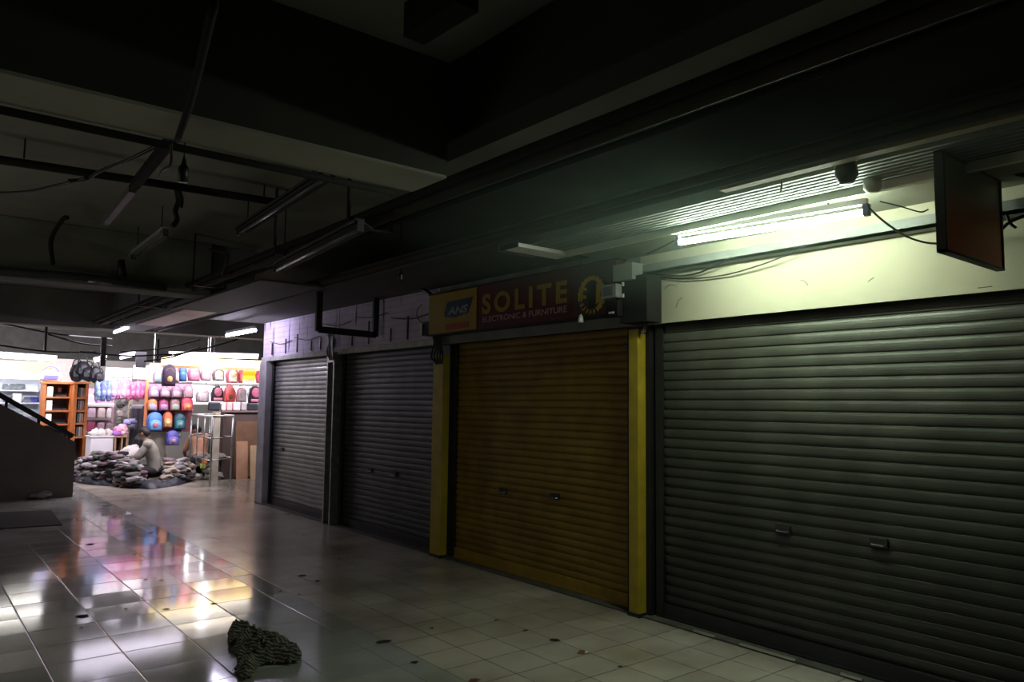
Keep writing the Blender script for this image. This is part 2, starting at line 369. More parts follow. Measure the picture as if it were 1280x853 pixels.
# fluted fascia slab hung in front of the tube
fl = MB().box((3.93, -1.5, 2.745), (3.965, 4.3, 2.79))
struct('trim_13', fl, mat('white_lip', (0.6, 0.62, 0.5), 0.5, var=0.1))
mb = MB(); mb.box((3.56, -1.5, 2.80), (3.93, 4.6, 2.86))
for i in range(7): mb.box((3.57+i*0.052, -1.5, 2.788), (3.595+i*0.052, 4.6, 2.80))
struct('trim_14', mb, m_metalgrey)
struct('trim_15', MB().box((3.30, -1.5, 2.74), (3.36, 2.35, 2.86)), mat('brown_board_strip', (0.30, 0.24, 0.14), 0.7, var=0.3))
struct('trim_16', MB().box((3.36, -1.5, 2.86), (3.56, 12.0, 2.90)).box((3.55, 4.6, 2.86), (4.70, 12.0, 2.90)), mat('dark_canopy', (0.06, 0.06, 0.055), 0.8, var=0.4))

# pipe bundles running the length of the corridor
m_p = [m_blackpipe, mat('rusty_pipe', (0.05, 0.042, 0.03), 0.8, var=0.4, spec=0.2), mat('greyish_pipe', (0.06, 0.06, 0.055), 0.7, var=0.4, spec=0.3)]
def pipe(a, b, r, m, label, group=None, name='pipe', sag=0.012):
    a = Vector(a); b = Vector(b); n = max(2, int((b-a).length/0.8)); pts = []
    for i in range(n+1):
        p = a.lerp(b, i/n); pts.append(p + Vector((sag*noise.noise(p*0.9), 0, sag*noise.noise(p*1.1+Vector((5,5,5))))))
    return tag(MB().tube(pts, r, 8).build(name, m, None, True), label, 'pipe', group)
g = 'long pipes under the ceiling along the corridor'
for i, (x, z, r) in enumerate(((2.34, 2.86, 0.028), (2.42, 2.835, 0.035), (2.50, 2.87, 0.022), (2.57, 2.845, 0.018))):
    pipe((x, -1.2, z), (x+0.02, 13.6, z-0.02), r, m_p[i % 3], 'long dark pipe in the bundle running along the corridor ceiling left of the canopy', g)
for i, (x, z, r) in enumerate(((3.02, 2.79, 0.025), (3.09, 2.765, 0.02))):
    pipe((x+0.15, -1.2, z), (x+0.15, 13.2, z-0.03), r, m_p[(i+1) % 3], 'long pipe running beside the canopy edge above the shutters', 'pipes along the canopy edge')
# hangers of the bundle
for y in (4.6, 5.9, 8.1, 10.4):
    o = MB().box((2.29, y, 2.79), (2.63, y+0.04, 2.80)).box((2.29, y, 2.79), (2.30, y+0.04, ZS)).box((2.62, y, 2.79), (2.63, y+0.04, 2.9)).build('pipe_hanger', m_darksteel)
    tag(o, 'dark metal hanger carrying the corridor pipe bundle', 'bracket', 'hangers of the pipe bundle')
# cross pipes
a = PY(0, 124, 3.48); b = PY(520, 236, 3.48)
pipe((-1.5, 3.47, 2.715), (1.98, 3.47, 2.715), 0.018, m_blackpipe, 'dark cross pipe along the bottom edge of the nearest beam', None)
a = PY(-60, 190, 5.9); b = PY(345, 252, 5.9)
pipe(a, b, 0.03, m_blackpipe, 'dark cross pipe hanging in the second ceiling bay', None)
for x, y, s in ((30, 198, 0), (180, 222, 0), (330, 249, 0)):
    q = PY(x, y, 5.9)
    tag(MB().tube([q, (q.x, q.y, ZS)], 0.006, 6).build('hanger_rod', m_darksteel), 'thin rod holding the cross pipe in the second ceiling bay', 'rod', 'rods of the second bay cross pipe')
# sloping conduit
P3 = [PZ(268, 2, 2.70), PZ(240, 120, 2.68), PZ(222, 175, 2.68)]
tag(MB().tube(curve_pts(P3), 0.014, 8).build('conduit', m_blackpipe, None, True), 'dark conduit dropping past the nearest beam at upper left', 'conduit')
tag(MB().beam(PZ(232, 152, 2.9), PZ(168, 232, 2.9), 0.045, 0.05).build('conduit', m_blackpipe), 'dark square conduit crossing both ceiling pipes', 'conduit')
tag(MB().beam(PZ(166, 236, 2.95), PZ(132, 278, 2.95), 0.045, 0.05).build('conduit', m_greycable), 'short square conduit end beyond the second cross pipe', 'conduit')
cable([PZ(205, 178, 2.95), PZ(160, 200, 2.9), PZ(125, 214, 2.9), PZ(108, 224, 2.9), PZ(85, 226, 2.88)], 0.010, m_cable, 'thin cable sagging between the two ceiling cross pipes')
cable([PZ(110, 222, 2.9), PZ(70, 232, 2.88), PZ(30, 240, 2.88), PZ(-30, 242, 2.88)], 0.009, m_cable, 'thin cable sagging at the far left under the ceiling')
cable([PZ(214, 178, 2.66), PZ(213, 205, 2.6), PZ(203, 213, 2.6), PZ(199, 222, 2.6)], 0.006, m_cable, 'looped wire hanging beside the conduit crossing')
# hanging lamp holder (upper left)
q = PY(231, 180, 3.75)
t = thing('lamp_holder', (q.x, q.y, PY(231, 228, 3.75).z), 'black lamp holder hanging on a short wire under the nearest beam', 'lamp holder')
zb = PY(231, 228, 3.75).z; za = PY(231, 204, 3.75).z
MB().tube([(q.x, q.y, zb), (q.x, q.y, zb+0.07), (q.x, q.y, zb+0.085), (q.x, q.y, za+0.03)], [0.024, 0.024, 0.013, 0.005], 12).build('socket', m_cable, t, True)
MB().tube([(q.x, q.y, za), (q.x, q.y, ZS)], 0.003, 6).build('wire', m_cable, t)
cable([PY(221, 237, 5.85), PY(223, 252, 5.85), PY(219, 264, 5.85), PY(221, 275, 5.85), PY(215, 284, 5.85)], [0.02]*1+[0.02]*31+[0.008], m_cable, 'frayed black cable end dangling from the second cross pipe')
cable([PY(224, 237, 5.85), PY(228, 248, 5.85), PY(227, 260, 5.85)], 0.010, m_cable, 'short loop of cable on the second cross pipe')

# unlit fluorescent fixtures
def fixture(a, b, w, label, lit=None, tube_r=0.014, drop=True, group=None, dark=False):
    a = Vector(a); b = Vector(b); c = (a+b)/2; d = (b-a).normalized(); sd = d.cross(Vector((0,0,1))).normalized()
    t = thing('fluorescent_fixture', c, label, 'light fixture', group)
    body = cm((0.05, 0.05, 0.045), 0.7) if dark else cm((0.45, 0.45, 0.42), 0.5)
    mb = MB(); up = Vector((0,0,1))
    # trough-shaped reflector
    L = (b-a)/2
    mb.obox(c + up*0.045, L, sd*0.03, up*0.02)
    for s in (-1, 1): mb.obox(c + up*0.028 + sd*s*(w/2+0.03)/2, L, (sd*s*(w/2-0.03) + up*(-0.03))/2, (up*0.004))
    mb.build('reflector', body, t)
    for p in (a, b):
        MB().obox(p + up*0.015, d*0.012, sd*0.022, up*0.035).build('end_cap', cm((0.06, 0.06, 0.06), 0.5), t)
    MB().tube([a+d*0.012, b-d*0.012], tube_r, 12).build('tube', lit or cm((0.14, 0.14, 0.13), 0.35), t, True)
    if drop:
        for k in (0.12, 0.88):
            p = a.lerp(b, k); MB().tube([p+up*0.05, (p.x, p.y, ZS)], 0.005, 6).build('drop_rod', m_darksteel, t)
    return t
fixture(PZ(345, 338, 2.70), PZ(450, 286, 2.70), 0.17, 'unlit fluorescent fixture under the corridor ceiling beside the pipe bundle', dark=True)
fixture(PZ(299, 292, 3.05), PZ(408, 222, 3.05), 0.14, 'unlit fluorescent fixture in the second ceiling bay left of the pipe bundle', dark=True)
fixture(PZ(167, 322, 3.05), PZ(207, 293, 3.05), 0.10, 'small unlit fluorescent fixture with a shiny edge in the second ceiling bay')
tag(MB().beam(PZ(518, 30, 3.1), PZ(585, -14, 3.1), 0.10, 0.14).build('lamp_housing', m_blackpipe), 'black lamp housing under the ceiling at the top of the view', 'lamp housing')
# long duct under second beam
o = MB().tube([PY(-60, 336, 8.45), PY(100, 346, 8.45), PY(208, 360, 8.45)], 0.04, 8).build('pipe', m_p[2], None, True); tag(o, 'dark pipe along the bottom of the second beam', 'pipe')
o = MB().tube([PY(110, 352, 8.3), PY(140, 354, 8.3)], 0.014, 8).build('pipe', m_steel, None, True); tag(o, 'short shiny tube under the second beam', 'pipe')
o = MB().tube([PY(152, 325, 8.4), PY(152, 346, 8.4)], [0.03, 0.05], 8).build('lamp_holder', m_cable, None, True); tag(o, 'small black holder hanging at the second beam', 'lamp holder')
cable([PY(66, 330, 8.3), PY(64, 300, 8.0), PY(78, 275, 7.6), PY(84, 272, 7.5)], 0.02, m_blackpipe, 'dark bent conduit at the left of the second beam')
for a, b, c in (((278, 343), (284, 318), (262, 312)), ((286, 343), (300, 330), (325, 320))):
    cable([PZ(*a, 2.8), PZ(*b, 2.95), PZ(*c, 3.1)], 0.012, m_cable, 'short loose wire sticking up behind the dark ceiling panel', 'loose wires behind the dark ceiling panel')

# thin scattering volume added to imitate the green glow around the lit tube
def haze():
    m = bpy.data.materials.new('glow_haze'); m.use_nodes = True; nt = m.node_tree; n = nt.nodes; n.clear()
    o = n.new('ShaderNodeOutputMaterial'); v = n.new('ShaderNodeVolumeScatter'); v.inputs['Color'].default_value = (0.72, 1.0, 0.80, 1)
    tc = n.new('ShaderNodeTexCoord'); g_ = n.new('ShaderNodeTexGradient'); g_.gradient_type = 'SPHERICAL'
    nt.links.new(tc.outputs['Object'], g_.inputs[0])
    q = n.new('ShaderNodeMath'); q.operation = 'MULTIPLY'; q.inputs[1].default_value = 0.12; nt.links.new(g_.outputs['Fac'], q.inputs[0])
    nt.links.new(q.outputs[0], v.inputs['Density']); nt.links.new(v.outputs[0], o.inputs['Volume']); return m
hz = MB().blob((0, 0, 0), (1, 1, 1), 3).build('haze', haze(), None, True); hz.location = (3.2, 2.7, 2.75); hz.scale = (1.25, 2.3, 0.58)
tag(hz, 'faint greenish haze added for the glow around the lit tube over the wide shutter', 'haze', kind='stuff')

# ---- lit tube over the wide shutter
m_tube = glow('lit_tube', (0.84, 1.0, 0.79), 125)
A = Vector((3.86, 3.10, 2.655)); B = Vector((3.86, 1.87, 2.645))
A = PX(850, 303, 3.98); B = PX(1080, 266, 3.98)
t = thing('fluorescent_tube_lamp', (A+B)/2, 'lit fluorescent tube above the wide dark grey shutter', 'light')
MB().tube([A, B], 0.019, 14).build('tube', m_tube, t, True)
MB().obox((A+B)/2 + Vector((0, 0, 0.06)), (A-B)/2*1.03, (0.016, 0, 0), (0, 0, 0.016)).build('batten', m_white, t)
for p, s in ((A, 1), (B, -1)):
    MB().obox(p + Vector((0, s*0.014, 0.012)), (0.020, 0, 0), (0, 0.014, 0), (0, 0, 0.032)).build('end_cap', cm((0.10, 0.09, 0.2), 0.5), t)
    MB().tube([p+Vector((0, -s*0.2, 0.07)), (p.x, p.y-s*0.2, 2.79)], 0.006, 6).build('hanger', m_greycable, t)
q = PX(1091, 244, 3.86)
o = MB().tube([(q.x, q.y, 2.785), (q.x, q.y, 2.74), (q.x, q.y, 2.72)], [0.045, 0.045, 0.03], 14).build('ceiling_rose', cm((0.35, 0.35, 0.3), 0.5), None, True); tag(o, 'round grey ceiling rose by the right end of the lit tube', 'ceiling rose')
# small batten fixture over the sign
t = thing('fluorescent_fixture', (3.72, 4.3, 2.76), 'white batten fixture jutting out above the red shop sign', 'light fixture')
MB().box((3.45, 4.21, 2.755), (4.0, 4.39, 2.786)).build('housing', mat('clean_white', (0.95, 0.95, 0.9), 0.5, var=0.03), t, bevel=0.005)
MB().box((3.44, 4.20, 2.75), (3.45, 4.40, 2.788)).build('end_cap', m_darksteel, t)
MB().box((4.0, 4.20, 2.75), (4.03, 4.40, 2.788)).build('end_cap', m_darksteel, t)

# ---- horn like fitting and hooks under the canopy
q = PX(1058, 215, 3.52)
t = thing('spot_lamp', (q.x, q.y, q.z), 'black round spot lamp hanging under the fluted canopy', 'lamp')
MB().tube([q+Vector((0,0,-0.06)), q+Vector((0,0,-0.02)), q+Vector((0,0,0.03)), q+Vector((0,0,0.05))], [0.03, 0.055, 0.05, 0.035], 14).build('lamp_head', m_cable, t, True)
MB().tube([q+Vector((0,0.05,0)), q+Vector((0,0.055,0.10))], 0.006, 6).tube([q+Vector((0,-0.05,0)), q+Vector((0,-0.055,0.10))], 0.006, 6).tube([q+Vector((0,0.055,0.10)), q+Vector((0,-0.055,0.10))], 0.006, 6).build('yoke', m_steel, t, True)
cable([PX(975, 210, 3.5), PX(977, 228, 3.5), PX(976, 240, 3.5)], 0.006, m_greycable, 'short wire dangling from the canopy above the lit tube')

# ---- hanging rectangular sign board
Y0 = 1.40
a = PY(1172, 186, Y0); b = PY(1249, 229, Y0); c = PY(1251, 341, Y0); d = PY(1177, 313, Y0)
xl, xr = a.x, c.x; zt, zb = a.z, c.z
zt = (PY(1172, 186, Y0).z + PY(1249, 229, Y0).z)/2; zb = (PY(1251, 341, Y0).z + PY(1177, 313, Y0).z)/2
t = thing('hanging_signboard', ((xl+xr)/2, Y0, zb), 'blank dark hanging sign board with reddish lower corner at upper right', 'sign')
def boardmat():
    m = mat('board_face', (0.16, 0.05, 0.025), 0.5, var=0.2, scale=4); nt = m.node_tree; n = nt.nodes; l = nt.links; bb = n['Principled BSDF']
    tc = n.new('ShaderNodeTexCoord'); s = n.new('ShaderNodeSeparateXYZ'); l.new(tc.outputs['Generated'], s.inputs[0])
    r = n.new('ShaderNodeValToRGB'); e = r.color_ramp.elements; e[0].position = 0.05; e[0].color = (0.95, 0.16, 0.04, 1); e[1].position = 0.75; e[1].color = (0.26, 0.20, 0.14, 1)
    x = e.new(0.35); x.color = (0.75, 0.22, 0.07, 1)
    l.new(s.outputs[2], r.inputs[0]); l.new(r.outputs[0], bb.inputs['Base Color']); return m
MB().box((xl+0.015, Y0-0.012, zb+0.01), (xr-0.01, Y0+0.012, zt-0.01)).build('board', boardmat(), t)
MB().box((xl, Y0-0.02, zb), (xl+0.02, Y0+0.02, zt)).box((xr-0.012, Y0-0.02, zb), (xr, Y0+0.02, zt)).box((xl, Y0-0.02, zb), (xr, Y0+0.02, zb+0.012)).box((xl, Y0-0.02, zt-0.012), (xr, Y0+0.02, zt)).build('frame', cm((0.05, 0.045, 0.04), 0.5), t)
MB().tube([(xr-0.05, Y0, zt), (xr-0.05, Y0, 2.79)], 0.012, 8).tube([(xl+0.08, Y0, zt), (xl+0.08, Y0, 2.80)], 0.008, 8).build('hanging_rod', m_steel, t)
cable([PX(1243, 200, 4.3), PX(1262, 214, 4.3), PX(1300, 224, 4.3)], 0.012, m_cable, 'thick black cable running to the right above the hanging board')
cable([PX(1249, 290, 4.4), PX(1262, 278, 4.4), PX(1285, 268, 4.4)], 0.009, m_cable, 'knotted black cable on the cream wall right of the hanging board')
cable([PX(1258, 268, 4.4), PX(1263, 279, 4.4), PX(1270, 285, 4.4)], 0.008, m_cable, 'cable tail poking out of the knot on the cream wall')

# cables on the cream wall
cable([PX(1086, 260, 3.9), PX(1105, 277, 4.1), PX(1130, 294, 4.3), PX(1155, 303, 4.45), PX(1180, 305, 4.5)], 0.006, m_cable, 'thin black lead drooping from the lit tube toward the hanging board')
cable([PX(1100, 252, 4.0), PX(1125, 258, 4.0), PX(1150, 265, 4.05), PX(1160, 262, 4.1)], 0.004, m_cable, 'thin twig-like wire behind the lit tube')
cable([PX(806, 340, 4.49), PX(835, 345, 4.49), PX(870, 342, 4.47), PX(915, 322, 4.42)], 0.007, m_cable, 'thin black cable looping along the cream wall below the tube, upper one')
cable([PX(806, 341, 4.49), PX(850, 349, 4.49), PX(905, 344, 4.48), PX(960, 328, 4.45), PX(1008, 307, 4.42)], 0.005, m_cable, 'long thin cable looping across the cream wall below the tube')
cable([PX(808, 318, 4.2), PX(830, 308, 4.1), PX(848, 298, 3.95)], 0.006, m_cable, 'lead running from the post to the left end of the lit tube')
for i in range(3):
    cable([PX(806+i*3, 340, 4.47), PX(807+i*3, 370, 4.46), PX(805+i*2, 400, 4.45), PX(800+i*3, 418, 4.43)], 0.006, [m_cable, m_greycable, m_cable][i], 'cable running down the wall above the nearest yellow post', 'cables above the nearest yellow post')

for i, pts in enumerate((((900, 322), (906, 327), (903, 333)), ((830, 362), (838, 356), (846, 358)), ((1085, 352), (1092, 347)), ((1000, 350), (1006, 352), (1010, 357)), ((1222, 360), (1240, 358)), ((845, 385), (848, 376), (853, 372)))):
    cable([PX(x, y, 4.518) for x, y in pts], 0.0022, m_greycable, 'hairline dark scratch on the cream wall', 'scratches on the cream wall', name='wall_scratch')
for o in [o for o in bpy.data.objects if o.name.startswith('wall_scratch')]: o['category'] = 'scratch'
# ---- meter box over the nearest yellow post
t = thing('meter_box', (4.38, 3.98, 2.2), 'old electric meter box mounted above the nearest yellow post', 'meter box')
q0 = PX(775, 362, 4.34); q1 = PX(806, 408, 4.34)
MB().box((4.34, q1.y-0.02, 2.24), (4.51, q0.y, 2.60)).build('backboard', cm((0.008, 0.008, 0.007), 0.8), t)
MB().box((4.27, 4.0, 2.44), (4.34, 4.16, 2.55)).build('meter', cm((0.35, 0.35, 0.33), 0.4), t, bevel=0.008)
MB().box((4.265, 4.03, 2.46), (4.27, 4.13, 2.53)).build('meter_glass', cm((0.15, 0.17, 0.16), 0.1), t)
MB().box((4.28, 3.99, 2.29), (4.34, 4.13, 2.42)).build('switch', m_blackpipe, t, bevel=0.01)
MB().box((4.272, 4.03, 2.315), (4.28, 4.08, 2.33)).build('switch_label', m_white, t)
for yy, zz in ((3.985, 2.545), (3.985, 2.455)):
    MB().box((4.325, yy-0.008, zz-0.015), (4.34, yy+0.008, zz+0.015)).build('fuse', m_white, t)
o = MB().box((4.30, 3.86, 2.57), (4.5, 4.06, 2.70)).build('junction_box', cm((0.3, 0.34, 0.3), 0.6)); tag(o, 'grey junction box where the canopy channel meets the post', 'junction box')

# ---- shop sign
SX = 4.40
m_signred = mat('sign_red', (0.09, 0.010, 0.014), 0.45, var=0.25, scale=2)
m_signmar = mat('sign_maroon_right', (0.08, 0.035, 0.035), 0.5, var=0.3, scale=2)
m_signyel = mat('sign_yellow', (0.34, 0.23, 0.02), 0.4, var=0.15)
t = thing('shop_sign', (SX, 5.45, 2.33), 'dark red shop sign with yellow SOLITE lettering over the yellow shutter', 'sign')
SB, ST = 2.335, 2.765
MB().box((SX, 4.12, SB), (SX+0.10, 6.87, ST)).build('sign_box', m_signred, t, bevel=0.004)
yS = lambda x, y=390: PX(x, y, SX).y
ye = yS(596)
MB().box((SX-0.006, ye, SB+0.005), (SX-0.0005, 6.865, ST-0.005)).build('logo_panel', m_signyel, t)
MB().box((SX+0.001-0.004, 4.12, SB), (SX-0.0005, yS(718), ST)).build('end_panel', m_signmar, t)
MB().box((SX-0.01, 4.10, ST), (SX+0.1, 6.88, ST+0.015)).box((SX-0.01, 4.10, SB-0.015), (SX+0.1, 6.88, SB)).build('sign_trim', m_darksteel, t)
def poly(pts, name, m, dx, parent, thick=0.003):      # (Y,z) polygon raised from the sign face
    mb = MB(); mb.prism([(a, b) for a, b in pts], 'x', SX-dx-thick, SX-dx); return mb.build(name, m, parent)
def pp(x, y): q = PX(x, y, SX); return (q.y, q.z)
poly([pp(556,392), pp(560,378), pp(592,371), pp(586,391), pp(570,397), pp(557,397)], 'logo_patch', cm((0.02, 0.05, 0.09), 0.4), 0.006, t)
poly([pp(557,406), pp(586,402), pp(587,409), pp(558,414)], 'logo_band', cm((0.35, 0.06, 0.02), 0.4), 0.006, t)
def text(s, name, m, parent, yl, yr, z0, z1, dx, shear=0.0, off=0.0, th=0.003, sp_=1.0):
    cu = bpy.data.curves.new('t', 'FONT'); cu.body = s; cu.size = 1; cu.shear = shear; cu.offset = off; cu.space_character = sp_; cu.extrude = 0.02
    o = bpy.data.objects.new('t', cu); COL.objects.link(o); bpy.context.view_layer.update()
    me = bpy.data.meshes.new_from_object(o.evaluated_get(bpy.context.evaluated_depsgraph_get())); bpy.data.objects.remove(o)
    xs = [v.co.x for v in me.vertices]; zs = [v.co.y for v in me.vertices]
    x0, x1, a0, a1 = min(xs), max(xs), min(zs), max(zs); base = WL[parent.name]
    for v in me.vertices:
        u = (v.co.x-x0)/(x1-x0); w = (v.co.y-a0)/(a1-a0)
        v.co = Vector((SX - dx - (th if v.co.z > 0 else 0), yl + (yr-yl)*u, z0 + (z1-z0)*w)) - base
    me.name = name; me.materials.clear(); me.materials.append(m)
    o = bpy.data.objects.new(name, me); COL.objects.link(o); o.parent = parent; return o
text('SOLITE', 'lettering', m_signyel, t, yS(603), yS(709), 2.475, 2.675, 0.001, off=0.035, sp_=1.35)
text('ELECTRONIC & FURNITURE', 'small_lettering', cm((0.42, 0.30, 0.28), 0.5), t, yS(604), yS(709), 2.395, 2.45, 0.001, off=0.01)
text('ANS', 'logo_lettering', cm((0.35, 0.35, 0.4), 0.5), t, yS(561), yS(586), 2.52, 2.60, 0.0095, shear=0.3, off=0.02)
# emblem: toothed oval ring with a dark upright flame-like figure and yellow bars
ec = PX(740, 369, SX); ey, ez = ec.y, ec.z
ring = MB(); N = 40; ro = (0.165, 0.165)
vs = []; 
for k in range(N):
    a = 2*math.pi*k/N
    kk = 1.0 if k % 2 else 0.93
    vs.append((SX-0.006, ey+ro[0]*kk*math.cos(a), ez+ro[1]*kk*math.sin(a)))
for k in range(N):
    a = 2*math.pi*k/N; vs.append((SX-0.006, ey+0.105*math.cos(a), ez+0.125*math.sin(a)))
fs = [(k, (k+1) % N, N+(k+1) % N, N+k) for k in range(N) if not (27 <= k <= 38 and k % 2)]
ring.add(vs, fs); ring.build('emblem_ring', cm((0.55, 0.42, 0.05), 0.5), t)
for pts, c_ in (([(0.03,-0.11),(0.055,0.0),(0.03,0.04),(0.045,0.10),(0.0,0.07),(-0.03,0.11),(-0.02,0.03),(-0.04,-0.02),(-0.02,-0.11)], (0.015, 0.02, 0.015)),
                ([(-0.05,-0.08),(-0.095,-0.06),(-0.10,0.06),(-0.06,0.09)], (0.55, 0.42, 0.05)),
                ([(0.06,-0.03),(0.10,-0.02),(0.10,0.01),(0.06,0.0)], (0.55, 0.42, 0.05)), ([(0.06,0.04),(0.10,0.05),(0.095,0.075),(0.06,0.065)], (0.55, 0.42, 0.05))):
    mb = MB(); mb.prism([(ey+a, ez+b) for a, b in pts], 'x', SX-0.007, SX-0.002); mb.build('emblem_figure', cm(c_, 0.5), t)
# tiny bulb hung in front of the sign
q = PX(726, 398, 4.2)
t = thing('small_bulb', q, 'tiny pale bulb hanging in front of the red sign', 'bulb')
MB().tube([q+Vector((0,0,-0.035)), q+Vector((0,0,-0.02)), q+Vector((0,0,0.01)), q+Vector((0,0,0.03))], [0.022, 0.022, 0.018, 0.008], 10).build('glass', cm((0.85, 0.85, 0.75), 0.3), t, True)
MB().tube([q+Vector((0,0,0.03)), (q.x, q.y, 2.85)], 0.003, 6).build('wire', m_cable, t)
# corrugated box behind sign down to the shutter
# black cable arc and switch left of the sign
cable([PX(488, 366, 4.35), PX(510, 364, 4.4), PX(530, 363, 4.42), PX(543, 374, 4.42), PX(548, 395, 4.42), PX(546, 420, 4.42)], 0.022, m_cable, 'thick black cable bending down at the left end of the sign')
for i in range(5):
    cable([PX(541+i*2.2, 418, 4.42), PX(543+i*2.5, 430+i*3, 4.41), PX(539+i*3.5, 446, 4.41), PX(546+i*1.5, 455, 4.42)], 0.012, m_cable, 'tangled black cable over the far yellow post', 'tangled cables over the far yellow post')
t = thing('switch_box', (4.45, PX(534, 412, 4.45).y, 2.35), 'small switch box with a pale cover left of the sign', 'switch box')
q = PX(534, 411, 4.45)
MB().box((4.42, q.y-0.07, q.z-0.08), (4.52, q.y+0.05, q.z+0.07)).build('box', m_darksteel, t)
MB().box((4.41, q.y+0.05, q.z-0.07), (4.46, q.y+0.08, q.z+0.05)).build('cover', m_white, t)
lp = [PX(534+13*math.cos(a), 392+13*math.sin(a), 4.46) for a in [math.radians(40+i*25) for i in range(9)]]
cable(lp, 0.006, cm((0.3, 0.06, 0.08), 0.5), 'thin reddish wire loop on the lavender wall left of the sign')
# bulb on long cable
cable([PX(520, 262, 3.2), PX(506, 258, 3.2), PX(502, 275, 3.2), PX(501, 300, 3.2), PX(501, 325, 3.2)], 0.007, m_cable, 'black flex hanging from the pipe bundle to the bare lamp holder')
q = PX(501, 346, 3.2)
t = thing('lamp_holder', q, 'bare lamp holder on a long flex in front of the lavender wall', 'lamp holder')
MB().tube([q+Vector((0,0,-0.035)), q+Vector((0,0,0.02)), q+Vector((0,0,0.03)), q+Vector((0,0,0.07))], [0.022, 0.022, 0.008, 0.005], 10).build('socket', m_cable, t, True)
MB().tube([q+Vector((-0.004,-0.02,-0.025)), q+Vector((-0.004,-0.02,0.015))], 0.005, 6).build('clip', cm((0.8,0.8,0.8), 0.3), t, True)
# open rectangular sign frame
Yf = 8.05
t = thing('empty_sign_frame', PY(434, 412, Yf), 'empty black rectangular sign frame hanging over the second shutter from the far end', 'sign frame')
def fb(x0, y0, x1, y1, w): return MB().beam(PY(x0, y0, Yf), PY(x1, y1, Yf), w, w)
zt = 2.90
for x0, x1, yb in ((398, 398, 412), (469, 469, 419)):
    p = PY(x0, yb, Yf); MB().box((p.x-0.036, Yf-0.02, p.z-0.02), (p.x+0.036, Yf+0.02, zt)).build('upright', m_darksteel, t)
pa = PY(398, 412, Yf); pb = PY(469, 419, Yf); zz = (pa.z+pb.z)/2
MB().beam((pa.x, Yf, pa.z), (pb.x, Yf, pb.z), 0.04, 0.075).build('bottom_bar', m_darksteel, t)
# white patch and chains at the metal post top
for i, (dx, c_) in enumerate(((-2, m_cable), (0, m_greycable), (3, m_cable), (5, m_steel))):
    cable([PX(412+dx, 414, 4.44), PX(413+dx*0.6, 428, 4.42), PX(411+dx, 440, 4.42), PX(414+dx*0.5, 450, 4.44)], 0.014, c_, 'tangled cable hanging above the metal channel post', 'cables above the metal channel post')
# wires and stains strung across the lavender wall
for i in range(5):
    y0 = 7.0 + i*0.95; z0 = 2.5 + 0.28*random.random()
    cable([(4.50, y0, z0), (4.49, y0+0.4, z0-0.03), (4.50, y0+0.85, z0+0.01+0.05*random.random())], 0.006, m_cable, 'thin dark wire strung along the lavender wall', 'wires on the lavender wall')
for i in range(11):
    yy = 7.05 + i*0.45 + random.uniform(-.1, .1); h = random.uniform(0.12, 0.3)
    o = MB().box((4.505, yy, 2.33), (4.52, yy+0.02, 2.33+h)).build('wall_stub', m_cable); tag(o, 'short dark upright strip on the lavender wall', 'strip', 'upright strips on the lavender wall')

# ================================================================== FAR CORRIDOR LIGHTS
m_violet = glow('violet_white_tube', (0.80, 0.74, 1.0), 60)
m_warmtube = glow('warm_white_tube', (1.0, 0.93, 0.80), 14)
def lit(a, b, m, label, r=0.018, group=None):
    a = Vector(a); b = Vector(b); t = thing('fluorescent_tube_lamp', (a+b)/2, label, 'light', group)
    MB().tube([a, b], r, 12).build('tube', m, t, True)
    MB().obox((a+b)/2+Vector((0,0,0.05)), (b-a)/2, (0.02,0.005,0), (0,0,0.02)).build('batten', m_white, t)
    return t
lit((4.0, 10.95, 2.64), (4.0, 12.2, 2.64), m_violet, 'lit violet-white tube in front of the farthest shutter', 0.022)
lit(PY(143, 416, 13.4), PY(160, 410, 13.0), glow('dim_violet', (0.80, 0.74, 1.0), 9), 'short lit tube under the far end of the long beam', 0.02)
def area(name, loc, tgt, sx, sy, e, col):
    ld = bpy.data.lights.new(name, 'AREA'); ld.shape = 'RECTANGLE'; ld.size = sx; ld.size_y = sy; ld.energy = e; ld.color = col
    o = bpy.data.objects.new(name, ld); COL.objects.link(o); o.location = loc
    o.rotation_euler = (Vector(tgt)-Vector(loc)).to_track_quat('-Z', 'Y').to_euler(); return o
area('shop_lamp', (3.9, 15.75, 2.80), (3.9, 17.3, 0.6), 2.6, 0.5, 95, (0.97, 0.90, 1.0))
area('shop_lamp', (6.0, 15.0, 2.80), (6.0, 17.0, 0.8), 2.6, 0.4, 80, (0.97, 0.90, 1.0))
area('shop_lamp', (3.7, 14.9, 2.72), (3.7, 15.9, 0.2), 3.0, 0.3, 42, (0.97, 0.88, 1.0))
area('shoe_stall_lamp', (1.6, 17.7, 2.6), (1.6, 20.0, 0.3), 3.0, 0.5, 110, (0.94, 0.93, 1.0))
area('market_spill', (3.4, 14.6, 2.72), (4.2, 7.0, 0.9), 1.8, 0.25, 7, (0.90, 0.82, 1.0))
w = bpy.data.worlds.new('world'); SC.world = w; w.use_nodes = True
w.node_tree.nodes['Background'].inputs[0].default_value = (0.52, 0.52, 0.46, 1); w.node_tree.nodes['Background'].inputs[1].default_value = 0.085
# unseen fill lamp added at the left, aimed up to lighten the ceiling bays
area('ceiling_fill', (-3.0, 6.3, 0.4), (0.0, 6.3, 3.3), 1.6, 2.6, 26, (1.0, 0.97, 0.82))

